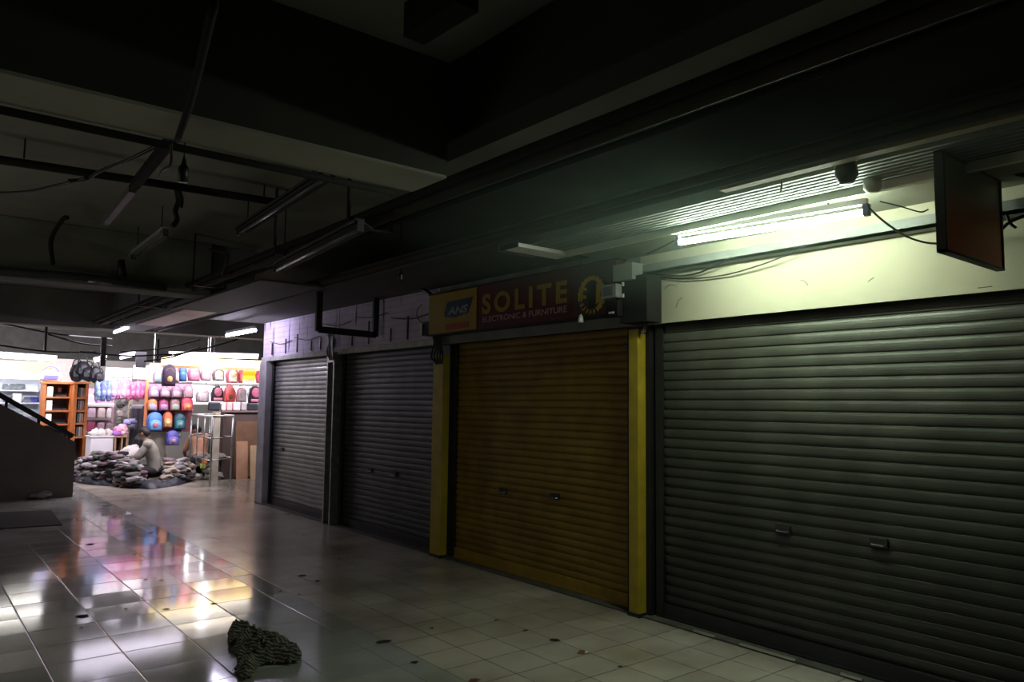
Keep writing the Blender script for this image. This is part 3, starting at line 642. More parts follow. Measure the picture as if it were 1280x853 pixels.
#@@FAR@@
# ================================================================== STAIR PARAPET, MAT, RAG, LITTER
Ys = 14.25
e1 = PY(93, 553, Ys); e0 = PY(0, 506, Ys); xr = PY(92, 600, Ys).x
sl = (e0.z - e1.z)/(e1.x - e0.x)
t = thing('staircase', (xr-1.5, Ys+0.1, 0), 'dark walled staircase rising to the left with a black handrail', 'staircase')
xt = xr - (2.7 - e1.z)/sl
MB().prism([(xr, 0), (xr, e1.z), (xt, 2.7), (xt-0.5, 2.7), (xt-0.5, 0)], 'y', Ys, Ys+0.13).build('parapet_wall', mat('dark_render', (0.13, 0.11, 0.085), 0.85, var=0.3, scale=1.5), t)
for i in range(13):
    x1 = xr - 0.25 - i*0.27
    MB().box((x1-0.27, Ys+0.13, 0), (x1, Ys+1.5, min(0.17*(i+1), 2.6))).build('step', m_dirtywhite, t)
h0 = PY(0, 494, Ys); h1 = PY(92, 546, Ys); hs = (h0.z-h1.z)/(h1.x-h0.x)
hr = MB().beam((h1.x, Ys+0.06, h1.z), (h1.x-3.0, Ys+0.06, h1.z+3.0*hs), 0.06, 0.075).build('handrail', m_cable, t)
for k in (0.06, 0.5, 0.95, 1.5, 2.1): MB().box((h1.x-k-0.02, Ys+0.04, e1.z+k*sl-0.05), (h1.x-k+0.02, Ys+0.08, h1.z+k*hs)).build('rail_post', m_darksteel, t)
c = [PZ(-60, 643, 0.012), PZ(64, 638, 0.012), PZ(78, 656, 0.012), PZ(-60, 664, 0.012)]
mb = MB(); mb.add([(p.x, p.y, 0.012) for p in c] + [(p.x, p.y, 0.0) for p in c], [(0,1,2,3), (0,1,5,4), (1,2,6,5), (2,3,7,6), (3,0,4,7)])
tag(mb.build('floor_mat', mat('dark_mat', (0.03, 0.028, 0.025), 0.9, var=0.3, scale=30)), 'dark rectangular floor mat in front of the staircase wall', 'mat')
q = PZ(52, 624, 0.0)
tag(MB().blob((q.x, q.y, 0.06), (0.14, 0.10, 0.06), 3, 0.7, 4).build('plastic_bag', cm((0.3, 0.29, 0.27), 0.35), None, True), 'crumpled greyish plastic bag at the foot of the staircase wall', 'plastic bag')

# striped rag
rag_px = [(283,795),(291,789),(308,790),(313,785),(317,787),(315,795),(333,801),(352,806),(362,811),(364,815),(378,821),(377,829),(362,833),(345,832),(326,834),(320,843),(314,851),(301,853),(300,848),(290,841),(296,832),(296,822),(285,812)]
rp = [PZ(x, y, 0.0) for x, y in rag_px]; rp2 = [(p.x, p.y) for p in rp]
def inside(x, y):
    c = False; j = len(rp2)-1
    for i in range(len(rp2)):
        (xi, yi), (xj, yj) = rp2[i], rp2[j]
        if (yi > y) != (yj > y) and x < (xj-xi)*(y-yi)/(yj-yi)+xi: c = not c
        j = i
    return c
def edged(x, y):
    d = 9
    for i in range(len(rp2)):
        a = Vector(rp2[i]); b = Vector(rp2[(i+1) % len(rp2)]); p = Vector((x, y)); ab = b-a
        k = max(0, min(1, (p-a).dot(ab)/ab.dot(ab))); d = min(d, (p-a-ab*k).length)
    return d
x0 = min(a for a, b in rp2); x1 = max(a for a, b in rp2); y0 = min(b for a, b in rp2); y1 = max(b for a, b in rp2)
G = 0.0065; idx = {}; vs = []; fs = []
nx = int((x1-x0)/G)+1; ny = int((y1-y0)/G)+1
for i in range(nx+1):
    for j in range(ny+1):
        x = x0+i*G; y = y0+j*G
        if inside(x, y):
            d = edged(x, y); p = Vector((x*9, y*9, 0)); w_ = noise.noise(p*0.6)
            rdg = 1-abs(noise.noise(Vector((x*13+y*6+w_*1.5, y*13-x*4, 3.3))))*2.2
            z = 0.004 + min(1, d/0.035)**0.6*(0.018 + 0.075*max(0, rdg)**1.8 + 0.02*abs(noise.noise(p*2.3)))
            idx[(i, j)] = len(vs); vs.append((x, y, z))
for (i, j), a in idx.items():
    if (i+1, j) in idx and (i, j+1) in idx and (i+1, j+1) in idx: fs.append((a, idx[(i+1, j)], idx[(i+1, j+1)], idx[(i, j+1)]))
def ragmat():
    m = mat('striped_cloth', (0.10, 0.10, 0.08), 0.9, var=0.5, scale=40); nt = m.node_tree; n = nt.nodes; l = nt.links; b = n['Principled BSDF']
    tc = n.new('ShaderNodeTexCoord'); w1 = n.new('ShaderNodeTexWave'); w1.inputs['Scale'].default_value = 20; w1.inputs['Distortion'].default_value = 4.5; w1.inputs['Detail Scale'].default_value = 1.2; w1.bands_direction = 'DIAGONAL'
    l.new(tc.outputs['Object'], w1.inputs[0])
    r = n.new('ShaderNodeValToRGB'); r.color_ramp.elements[0].position = 0.72; r.color_ramp.elements[1].position = 0.86
    r.color_ramp.elements[0].color = (0.06, 0.056, 0.046, 1); r.color_ramp.elements[1].color = (0.30, 0.28, 0.23, 1); l.new(w1.outputs[0], r.inputs[0])
    l.new(r.outputs[0], b.inputs['Base Color']); return m
tag(MB().add(vs, fs).build('rag', ragmat(), None, True), 'crumpled dark striped rag lying on the tiles in the foreground', 'rag')

lit_px = [(113,681,.030,0),(103,771,.035,0),(168,694,.012,0),(228,702,.010,0),(190,666,.022,0),(182,725,.012,0),(201,726,.014,0),(157,762,.014,0),(268,755,.016,0),(208,762,.018,0),
 (378,720,.022,0),(397,727,.022,0),(350,740,.013,0),(374,744,.013,0),(540,786,.014,0),(480,803,.030,0),(692,801,.030,0),(518,829,.018,0),(775,834,.014,0),(657,789,.018,0),(380,669,.016,0),(161,664,.012,0),(236,632,.012,0),(620,776,.014,0),(423,699,.012,0),(350,680,.012,0)]
for i, (x, y, s, k) in enumerate(lit_px):
    p = PZ(x, y, 0.0); rn = random.Random(i); mb = MB(); n_ = 7; vs = [(p.x, p.y, 0.004+s*0.22)]
    for a in range(n_): r_ = s*rn.uniform(0.6, 1.5); an = 2*math.pi*a/n_; vs.append((p.x+r_*math.cos(an)*1.4, p.y+r_*math.sin(an), 0.002+rn.random()*s*0.15))
    mb.add(vs, [(0, a+1, (a+1) % n_+1) for a in range(n_)])
    tag(mb.build('scrap', cm((0.02, 0.018, 0.014), 0.8)), 'small dark dry scrap of litter lying on the tiled floor', 'litter', 'dark scraps littering the floor')
def leaf(x, y, s, c, lab):
    p = PZ(x, y, 0.0); vs = [(p.x-s, p.y, 0.003), (p.x, p.y+s*0.5, 0.012), (p.x+s, p.y, 0.004), (p.x, p.y-s*0.5, 0.006), (p.x+s*0.3, p.y, 0.018)]
    tag(MB().add(vs, [(0,1,4),(1,2,4),(2,3,4),(3,0,4)]).build('wrapper', cm(c, 0.5)), lab, 'litter')
leaf(727, 817, 0.045, (0.22, 0.07, 0.04), 'crumpled reddish brown wrapper on the tiles before the near yellow post')
leaf(733, 817, 0.018, (0.8, 0.78, 0.72), 'tiny white paper bit beside the reddish brown wrapper')
leaf(592, 853, 0.055, (0.16, 0.05, 0.05), 'flat dark red wrapper at the bottom edge of the view')
leaf(101, 787, 0.02, (0.6, 0.5, 0.42), 'small pale bottle cap sized scrap below the dark scrap on the left tiles')

# ================================================================== FAR MARKET: SHELLS
m_shelfwhite = mat('white_shelf', (0.8, 0.8, 0.84), 0.5, var=0.08)
def pbox(x0, y0, x1, y1, Y, dep, name, m, parent=None, bev=0.0, grow=0.0):
    a = PY(x0, (y0+y1)/2, Y); b = PY(x1, (y0+y1)/2, Y); t_ = PY((x0+x1)/2, y0, Y); u = PY((x0+x1)/2, y1, Y)
    return MB().box((a.x-grow, Y, u.z), (b.x+grow, Y+dep, t_.z), bev).build(name, m, parent)
def toprail(p, q, r=0.012): return MB().tube([p, q], r, 8)
# shopfront header over the bag stall, pale yellow; emission added for its glare on the floor
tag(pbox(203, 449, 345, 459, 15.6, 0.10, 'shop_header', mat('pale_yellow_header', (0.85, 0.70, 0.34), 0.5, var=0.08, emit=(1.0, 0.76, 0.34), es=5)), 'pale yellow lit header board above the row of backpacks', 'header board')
tag(pbox(203, 459, 345, 462, 15.62, 0.06, 'header_lip', m_lightwood), 'thin wooden strip along the bottom of the pale yellow header', 'strip')
lit(PY(212, 444, 15.3), PY(322, 447, 15.3), glow('header_tube', (1.0, 0.96, 0.80), 5), 'long lit tube above the pale yellow header board', 0.03)
lit(PY(228, 487, 17.2), PY(306, 486, 17.2), glow('stall_tube', (0.90, 0.92, 1.0), 16), 'lit tube behind the backpacks in the middle of the stall', 0.05)
lit(PY(-60, 440, 17.4), PY(70, 449, 17.4), glow('left_tube', (1.0, 0.96, 0.88), 12), 'long bright tube light above the shoe stall at far left', 0.05)
lit(PY(-60, 468, 20.6), PY(52, 472, 20.6), glow('left_low_tube', (0.86, 0.9, 1.0), 10), 'bright tube above the white shoe shelves', 0.05)
q = PY(267, 455, 15.45)
t = thing('light_bulb', q, 'round glaring white bulb over the pink backpacks', 'bulb')
MB().blob(q, (0.07, 0.07, 0.08), 3).build('globe', glow('bulb_glow', (1.0, 0.97, 1.0), 40), t, True)
MB().tube([q+Vector((0,0,0.07)), q+Vector((0,0,0.13))], 0.02, 10).build('socket', m_white, t)
MB().tube([q+Vector((0,0,0.13)), (q.x, q.y, 2.9)], 0.004, 6).build('wire', m_cable, t)
# ceiling clutter near the stalls
tag(pbox(170, 440, 183, 460, 14.9, 0.03, 'hanging_board', cm((0.30, 0.29, 0.32), 0.6)), 'small grey board hanging from the ceiling before the market stalls', 'board')
for i, (a, b) in enumerate((((0, 404), (140, 424)), ((60, 418), (140, 433)), ((0, 432), (120, 440)), ((150, 440), (250, 425)), ((180, 452), (250, 434)), ((200, 447), (325, 415)), ((100, 440), (215, 443)))):
    p = PY(*a, 14.8-0.1*i); q = PY(*b, 14.9-0.1*i); mid = (p+q)/2 - Vector((0, 0, 0.05))
    cable([p, mid, q], 0.016, m_cable, 'dark cable strung across the ceiling before the market stalls', 'cables before the market stalls')
for i, (x, y0, y1, w) in enumerate(((128, 438, 458, 5), (56, 420, 440, 2), (196, 440, 452, 2))):
    p = PY(x, y1, 14.7); z1 = PY(x, y0-16, 14.7).z
    tag(MB().box((p.x-w*0.008, 14.66, p.z), (p.x+w*0.008, 14.74, z1)).build('ceiling_hanger', m_darksteel), 'dark hanger dropping from the ceiling before the market stalls', 'hanger', 'hangers before the market stalls')
for (x0, y0, x1, y1, c_) in ((100, 447, 195, 452, (0.10, 0.09, 0.09)), (105, 455, 135, 458, (0.6, 0.6, 0.65))):
    pass
m_soft = glow('soft_violet', (0.8, 0.74, 1.0), 4)
lit(PY(118, 452, 16.0), PY(132, 449, 16.0), m_soft, 'short violet lit tube above the hanging black bags', 0.02)
lit(PY(150, 448, 15.2), PY(168, 444, 15.2), m_soft, 'short violet lit tube left of the small hanging grey board', 0.025)

# ---- shoe stall far left
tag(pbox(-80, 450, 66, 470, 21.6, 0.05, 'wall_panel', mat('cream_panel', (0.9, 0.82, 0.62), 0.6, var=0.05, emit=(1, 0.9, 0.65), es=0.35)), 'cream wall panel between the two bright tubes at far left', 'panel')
t = thing('shoe_shelf', PY(20, 560, 20.9), 'white wall shelf unit holding pale and dark shoes at far left', 'shelf')
pbox(-80, 474, 49, 590, 21.3, 0.04, 'back_panel', mat('shelf_back', (0.82, 0.84, 0.92), 0.5, var=0.05), t)
for y in (487, 503, 519, 535): pbox(-80, y, 49, y+1.6, 20.85, 0.45, 'shelf_board', m_shelfwhite, t)
pbox(48, 474, 50, 590, 20.85, 0.45, 'side_panel', m_shelfwhite, t)
def shoe_mesh():
    prof = [(-0.13, 0), (-0.135, 0.05), (-0.12, 0.10), (-0.07, 0.105), (-0.02, 0.075), (0.05, 0.05), (0.10, 0.04), (0.13, 0.02), (0.13, 0)]
    bm = bmesh.new(); rings = []
    for s, k in ((-0.042, 0.8), (-0.03, 1), (0.03, 1), (0.042, 0.8)):
        rings.append([bm.verts.new((s, y*(0.97 if k < 1 else 1), z*k)) for y, z in prof])
    for a, b in zip(rings, rings[1:]):
        for i in range(len(prof)): bm.faces.new((a[i], a[(i+1) % len(prof)], b[(i+1) % len(prof)], b[i]))
    bm.faces.new(rings[0][::-1]); bm.faces.new(rings[-1])
    me = bpy.data.meshes.new('shoe'); bm.to_mesh(me); bm.free(); me.materials.append(cm((0.1, 0.1, 0.1), 0.5)); return me
SHOE = shoe_mesh()
def shoe(loc, rz, col, label, group, s=1.0):
    o = bpy.data.objects.new('shoe', SHOE); COL.objects.link(o); o.location = loc; o.rotation_euler = (0, 0, rz); o.scale = (s, s, s)
    o.material_slots[0].link = 'OBJECT'; o.material_slots[0].material = cm(col, 0.5)
    return tag(o, label, 'shoe', group)
for x in (7, 13, 20, 26): p = PY(x, 487, 20.97); shoe((p.x, 20.97, p.z), random.uniform(2.6, 3.6), (0.22, 0.25, 0.27), 'dark grey shoe on the upper white shelf at far left', 'shoes on the upper white shelf', 1.25)
for x in (9, 13, 32, 35): p = PY(x, 503, 20.97); shoe((p.x, 20.97, p.z), random.uniform(2.6, 3.6), (0.20, 0.22, 0.24), 'dark grey shoe on the second white shelf beside the white box', 'shoes on the second white shelf', 1.15)
for x in (40, 44): p = PY(x, 503, 20.97); shoe((p.x, 20.97, p.z), random.uniform(2.6, 3.6), (0.06, 0.07, 0.35), 'blue shoe on the second white shelf at its right end', 'blue shoes on the white shelf', 1.15)
for x in range(18, 48, 4): p = PY(x, 519, 20.97); shoe((p.x, 20.97, p.z), random.uniform(2.6, 3.6), (0.45, 0.5, 0.52), 'pale grey shoe on the third white shelf', 'shoes on the third white shelf', 1.1)
p0 = PY(15, 503, 20.95); p1 = PY(27, 492, 20.95)
tag(MB().box((p0.x, 20.9, p0.z), (p1.x, 21.1, p1.z), 0.005).build('shoe_box', m_white), 'plain white box between shoes on the second white shelf', 'box')
tag(pbox(65, 449, 91, 479, 20.0, 0.03, 'poster', mat('pink_poster', (0.85, 0.62, 0.58), 0.6, var=0.2, scale=14)), 'pale pink poster panel above the orange shelf', 'poster')

# orange racks: left unit faces us, right unit angled
def rack(name, xs, xe, ytop, ybot, Y, dep, boards, label, slant=0.0):
    a = PY(xs, 520, Y); b = PY(xe, 520, Y); zt_ = PY((xs+xe)/2, ytop, Y).z; zb_ = 0.0
    t = thing(name, ((a.x+b.x)/2, Y, 0), label, 'shelf'); W = 0.055
    MB().box((a.x, Y, zb_), (a.x+W, Y+dep, zt_)).build('side_panel', m_orange, t); MB().box((b.x-W, Y, zb_), (b.x, Y+dep, zt_)).build('side_panel', m_orange, t)
    MB().box((a.x+W, Y+dep-0.02, zb_), (b.x-W, Y+dep, zt_)).build('back_panel', cm((0.10, 0.07, 0.06), 0.6), t)
    MB().box((a.x-0.02, Y-0.02, zt_), (b.x+0.02, Y+dep, zt_+0.04)).build('top_board', m_orange, t)
    out = []
    for y in boards:
        z = PY((xs+xe)/2, y, Y).z; MB().box((a.x+W, Y-0.01, z-0.035), (b.x-W, Y+dep-0.02, z)).build('shelf_board', m_orange, t); out.append(z)
    return t, a.x+W, b.x-W, out
Yr = 18.0
t, xa, xb, zs = rack('shoe_rack', 52, 89.5, 480, 560, Yr, 0.4, (496, 513, 530, 547), 'orange wooden rack with four shelves of dark shoes, facing the corridor')
for k, z in enumerate(zs):
    for i in range(6):
        x = xa + 0.17 + i*(xb-xa-0.2)/5.6
        shoe((x, Yr+0.16, z), math.pi+random.uniform(-.4, .4), random.choice(((0.02, 0.02, 0.02), (0.03, 0.03, 0.06), (0.05, 0.035, 0.03))), 'dark shoe standing on the orange rack facing the corridor', 'dark shoes on the orange rack', 0.85)
    h = 0.2 if k < 3 else 0.1
    tag(MB().box((xa+0.02, Yr+0.02, z), (xa+0.12, Yr+0.04, z+h)).build('price_card', glow('card_white', (1, 1, 1), 0.6)), 'white card standing at the left end of an orange rack shelf', 'card', 'white cards on the orange rack')
p = PY(63, 495, Yr+0.25)
tag(MB().box((xa+0.25, Yr+0.28, zs[0]+0.10), (xb-0.12, Yr+0.34, zs[0]+0.19)).build('shoe_box', cm((0.75, 0.42, 0.35), 0.6)), 'pale salmon box behind the shoes on the top orange shelf', 'box')
t, xa2, xb2, zs2 = rack('shoe_rack', 91, 109, 480, 560, Yr-0.25, 0.4, (497, 513, 529, 546), 'narrow orange wooden rack to the right of the wide shoe rack')
for k, z in enumerate(zs2):
    for i in range(3):
        x = xa2 + 0.03 + i*(xb2-xa2-0.06)/3
        tag(MB().box((x, Yr-0.2, z), (x+0.055, Yr-0.02, z+0.2), 0.006).build('sandal_pair', cm(((0.12, 0.14, 0.14), (0.75, 0.72, 0.75), (0.45, 0.30, 0.22))[i], 0.5)),
            ('dark', 'white', 'brown')[i] + ' upright sandal pair on the narrow orange rack', 'sandals', ('dark', 'white', 'brown')[i] + ' sandal pairs on the narrow rack')
# striped holdall on top of the rack
def bag_round(cx, cy, Y, w, h, dep, col, label, name='handbag', col2=None):
    p = PY(cx, cy, Y); t = thing(name, (p.x, Y, p.z-h/2), label, 'bag')
    MB().blob(p, (w/2, dep/2, h/2), 3, 0.25, int(cx)).build('body', cm(col, 0.5), t, True)
    a = [(p.x + w*0.32*math.cos(k), Y, p.z+h*0.40 + h*0.45*math.sin(k)) for k in [math.pi*i/8 for i in range(9)]]
    MB().tube(a, 0.012, 6).build('handle', cm(col2 or col, 0.5), t, True)
    MB().box((p.x-w*0.3, Y-dep*0.5-0.005, p.z-h*0.2), (p.x+w*0.3, Y-dep*0.42, p.z+h*0.12), 0.004).build('front_band', cm(col2 or col, 0.5), t)
    return t
bag_round(63, 471, 18.1, 0.42, 0.26, 0.2, (0.62, 0.6, 0.66), 'white and blue handbag standing on top of the wide orange rack', col2=(0.12, 0.10, 0.45))
for i, (x, y, w, h) in enumerate(((96, 467, .26, .34), (103, 463, .26, .38), (110, 468, .3, .30), (119, 469, .24, .32), (124, 472, .2, .22))):
    bag_round(x, y, 17.2-0.05*i, w, h, 0.16, (0.010, 0.010, 0.018), 'black shoulder bag hanging over the narrow orange rack' if i else 'leftmost black shoulder bag hanging above the narrow orange rack', 'shoulder_bag')
for o in [o for o in bpy.data.objects if o.name.startswith('shoulder_bag') and o['label'].startswith('black')]: o['group'] = 'black bags over the narrow rack'
tag(MB().tube([PY(90, 457, 17.3), PY(130, 457, 17.3)], 0.015, 8).build('hanging_rail', m_steel), 'metal rail from which the black shoulder bags hang', 'rail')
# bright blank boards in the middle
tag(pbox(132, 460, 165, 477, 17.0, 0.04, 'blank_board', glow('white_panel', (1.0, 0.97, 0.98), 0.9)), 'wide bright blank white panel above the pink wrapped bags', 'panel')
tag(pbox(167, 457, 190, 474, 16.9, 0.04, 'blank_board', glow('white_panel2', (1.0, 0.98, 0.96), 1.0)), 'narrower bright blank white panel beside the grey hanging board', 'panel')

# ---- row of plastic wrapped bags
cols = [(0.30, 0.42, 0.62), (0.25, 0.30, 0.62), (0.30, 0.45, 0.85), (0.70, 0.45, 0.85), (0.95, 0.35, 0.65), (0.92, 0.50, 0.75), (0.98, 0.30, 0.55), (0.95, 0.25, 0.50), (0.98, 0.30, 0.55), (0.90, 0.22, 0.5)]
names = ['grey-blue', 'indigo', 'sky blue', 'lilac', 'hot pink', 'pale pink', 'rose pink', 'deep pink', 'bright rose', 'magenta pink']
for i, (c_, nm) in enumerate(zip(cols, names)):
    x = 123 + i*6.1; p = PY(x, 488, 17.0-0.03*(i % 2))
    t = thing('wrapped_bag', (p.x, p.y, p.z-0.2), nm + ' clear-wrapped school bag in the row under the white boards, ' + ('left end' if i < 3 else 'middle' if i < 7 else 'right end'), 'bag')
    MB().blob(p, (0.075, 0.08, 0.20), 3, 0.35, i+3, 0.25).build('body', cm(c_, 0.3, var=0.45, scale=16), t, True)
    MB().blob(p+Vector((0, -0.06, -0.06)), (0.05, 0.04, 0.08), 2, 0.3, i+9).build('pocket', cm(tuple(min(1, k*1.15+0.05) for k in c_), 0.3), t, True)
    MB().tube([p+Vector((0, 0, 0.19)), p+Vector((0, 0, 0.27))], 0.008, 6).build('hook', m_steel, t)
tag(MB().tube([PY(118, 473, 17.0), PY(184, 471, 17.0)], 0.015, 8).build('hanging_rail', m_steel), 'metal rail carrying the wrapped school bags', 'rail')

# ---- pink goods shelf behind
Yp = 18.6
t = thing('goods_shelf', PY(125, 560, Yp), 'pink and white goods shelf behind the narrow orange rack', 'shelf')
pbox(107, 486, 145, 560, Yp+0.4, 0.03, 'back_panel', cm((0.85, 0.45, 0.62), 0.6), t)
for y, m_ in ((506, m_shelfwhite), (523, cm((0.45, 0.42, 0.42), 0.5)), (540, m_shelfwhite)): pbox(107, y, 143, y+2.4, Yp, 0.4, 'shelf_board', m_, t)
pbox(107, 504, 143, 506, Yp-0.02, 0.02, 'edge_light', glow('shelf_edge', (1.0, 0.85, 0.9), 0.8), t)
for i, (x0, y0, x1, y1, c_, lab) in enumerate(((109, 493, 120, 505, (0.95, 0.62, 0.75), 'pink and white lunch box on the top of the goods shelf'),
    (121, 496, 127, 506, (0.65, 0.25, 0.75), 'small purple box beside the lunch box on the goods shelf'),
    (109, 510, 120, 523, (0.95, 0.70, 0.85), 'pale pink bag standing left on the goods shelf second row'),
    (122, 510, 132, 523, (0.98, 0.80, 0.78), 'cream pink bag standing in the middle of the goods shelf second row'),
    (133, 510, 140, 523, (1.0, 0.88, 0.90), 'whitish bag standing right on the goods shelf second row'),
    (108, 526, 119, 540, (0.92, 0.20, 0.42), 'deep pink rounded bag on the goods shelf third row'),
    (121, 528, 131, 539, (0.95, 0.62, 0.80), 'light pink square pouch on the goods shelf third row'),
    (132, 529, 142, 539, (0.55, 0.42, 0.45), 'dusty brown pouch on the goods shelf third row'))):
    a = PY(x0, y1, Yp+0.05); b = PY(x1, y0, Yp+0.05)
    t = thing('pouch', (a.x, a.y, a.z), lab, 'bag')
    MB().box((a.x, Yp+0.03, a.z), (b.x, Yp+0.22, b.z), 0.03).build('body', cm(c_, 0.45, var=0.3, scale=14), t)
    cx = (a.x+b.x)/2; MB().tube([(cx-0.04, Yp+0.1, b.z), (cx-0.03, Yp+0.1, b.z+0.03), (cx+0.03, Yp+0.1, b.z+0.03), (cx+0.04, Yp+0.1, b.z)], 0.006, 6).build('handle', cm(tuple(k*0.7 for k in c_), 0.5), t)
# posts, caps and trousers
tag(pbox(142, 492, 146, 570, 17.9, 0.05, 'stall_post', m_dirtywhite), 'grey stall post between the goods shelf and the white caps', 'post')
tag(pbox(160, 498, 164, 570, 17.7, 0.06, 'stall_post', cm((0.75, 0.66, 0.48), 0.6)), 'cream stall post left of the hanging dark trousers', 'post')
for i, (x, y, c_, nm) in enumerate(((150, 506, (0.15, 0.13, 0.14), 'black'), (155, 503, (0.3, 0.28, 0.3), 'charcoal'), (150, 517, (0.85, 0.72, 0.74), 'pale pink'), (156, 519, (0.9, 0.78, 0.8), 'whitish'), (150, 529, (0.25, 0.25, 0.24), 'dark olive'), (156, 531, (0.35, 0.33, 0.32), 'grey'))):
    p = PY(x, y, 17.95); t = thing('cap', p, nm + ' cap stacked on the small rack between the two stall posts', 'cap')
    bl = MB().blob(p, (0.10, 0.11, 0.085), 2, 0.2, i); bl.build('crown', cm(c_, 0.6), t, True)
    MB().blob(p+Vector((0, -0.11, -0.04)), (0.075, 0.07, 0.012), 2).build('brim', cm(c_, 0.6), t, True)
for i in range(5):
    x = 166 + i*3.4; a = PY(x, 511, 17.5); b = PY(x, 563, 17.5); c_ = [(0.10, 0.09, 0.12), (0.14, 0.13, 0.17), (0.07, 0.07, 0.09), (0.11, 0.10, 0.13), (0.09, 0.08, 0.12)][i]
    t = thing('hanging_trousers', (a.x, 17.5, b.z), ['leftmost', 'second', 'third', 'fourth', 'rightmost'][i] + ' of the dark trousers hanging on the rail behind the seated person', 'trousers')
    for s in (-1, 1):
        MB().tube([(a.x+s*0.012, 17.5, a.z), (a.x+s*0.02, 17.48, (a.z+b.z)/2+0.05), (a.x+s*0.022, 17.5+0.02*s, b.z)], [0.035, 0.030, 0.026], 10).build('trouser_leg', cm(c_, 0.85), t, True)
    MB().box((a.x-0.04, 17.47, a.z-0.01), (a.x+0.04, 17.53, a.z+0.06), 0.01).build('waistband', cm((0.75, 0.66, 0.74) if i < 4 else c_, 0.7), t)
tag(MB().tube([PY(162, 507, 17.5), PY(184, 507, 17.5)], 0.012, 8).build('hanging_rail', m_steel), 'metal rail carrying the dark trousers', 'rail')
for i, (x, y) in enumerate(((160, 528), (165, 527), (163, 533))):
    p = PY(x, y, 17.3); tag(MB().blob(p, (0.09, 0.08, 0.06), 2, 0.5, i+40).build('cloth_bundle', cm([(0.45, 0.42, 0.8), (0.35, 0.33, 0.6), (0.2, 0.2, 0.25)][i], 0.7), None, True), ['light violet', 'violet', 'dark grey'][i] + ' cloth bundle hooked on the post beside the dark trousers', 'cloth')
# white counter with jumble on top
a = PY(112, 575, 17.2); b = PY(142, 545, 17.2)
t = thing('display_table', ((a.x+b.x)/2, 17.4, 0), 'white boxed display table behind the heap of clothes', 'table')
MB().box((a.x, 17.2, 0.0), (b.x, 17.7, b.z-0.03), 0.004).build('front_box', mat('white_table', (0.85, 0.80, 0.86), 0.6, var=0.06), t)
MB().box((a.x-0.02, 17.18, b.z-0.03), (b.x+0.02, 17.72, b.z), 0.004).build('table_top', m_white, t)
for i in range(10):
    x = a.x + 0.05 + (b.x-a.x-0.1)*i/9; c_ = [(0.75, 0.7, 0.68), (0.8, 0.75, 0.72), (0.45, 0.3, 0.25), (0.5, 0.36, 0.3)][i % 4 if i > 3 else i % 2]
    dark = c_[0] < 0.6
    tag(MB().blob((x, 17.35, b.z+0.05), (0.075, 0.1, 0.052+0.02*(i % 3)), 2, 0.5, i).build('folded_cloth', cm(c_, 0.8), None, True), ('brown' if dark else 'off-white') + ' crumpled cloth lying on the white display table', 'cloth', ('brown' if dark else 'off-white') + ' cloths on the white table')
# small wooden shelf with pink bundle
a = PY(142, 575, 17.15); b = PY(160, 547, 17.15)
t = thing('wooden_shelf', ((a.x+b.x)/2, 17.3, 0), 'low two-bay wooden shelf beside the white display table', 'shelf')
for x in (a.x, (a.x+b.x)/2, b.x-0.03): MB().box((x, 17.15, 0), (x+0.03, 17.55, b.z)).build('divider', m_lightwood, t)
MB().box((a.x, 17.13, b.z), (b.x, 17.57, b.z+0.03)).build('top_board', m_lightwood, t); MB().box((a.x+0.03, 17.53, 0), (b.x-0.03, 17.55, b.z)).build('back_panel', m_wood, t)
for i, (x, y, c_, nm) in enumerate(((149, 538, (0.95, 0.35, 0.6), 'hot pink'), (154, 536, (0.95, 0.55, 0.65), 'light pink'), (147, 542, (0.45, 0.15, 0.65), 'purple'), (153, 543, (0.9, 0.6, 0.7), 'dusty pink'))):
    p = PY(x, y, 17.3); tag(MB().blob((p.x, 17.3, max(p.z, b.z+0.09)), (0.10, 0.1, 0.09), 3, 0.5, i+20).build('cloth_bundle', cm(c_, 0.6), None, True), nm + ' bundle heaped on the low wooden shelf', 'cloth')
p = PY(157, 560, 17.25); tag(MB().blob((p.x, 17.32, 0.12), (0.07, 0.08, 0.12), 3, 0.4, 77).build('toy_ball_bag', cm((0.4, 0.3, 0.6), 0.5, var=0.6, scale=20), None, True), 'mottled violet bag inside the low wooden shelf', 'bag')

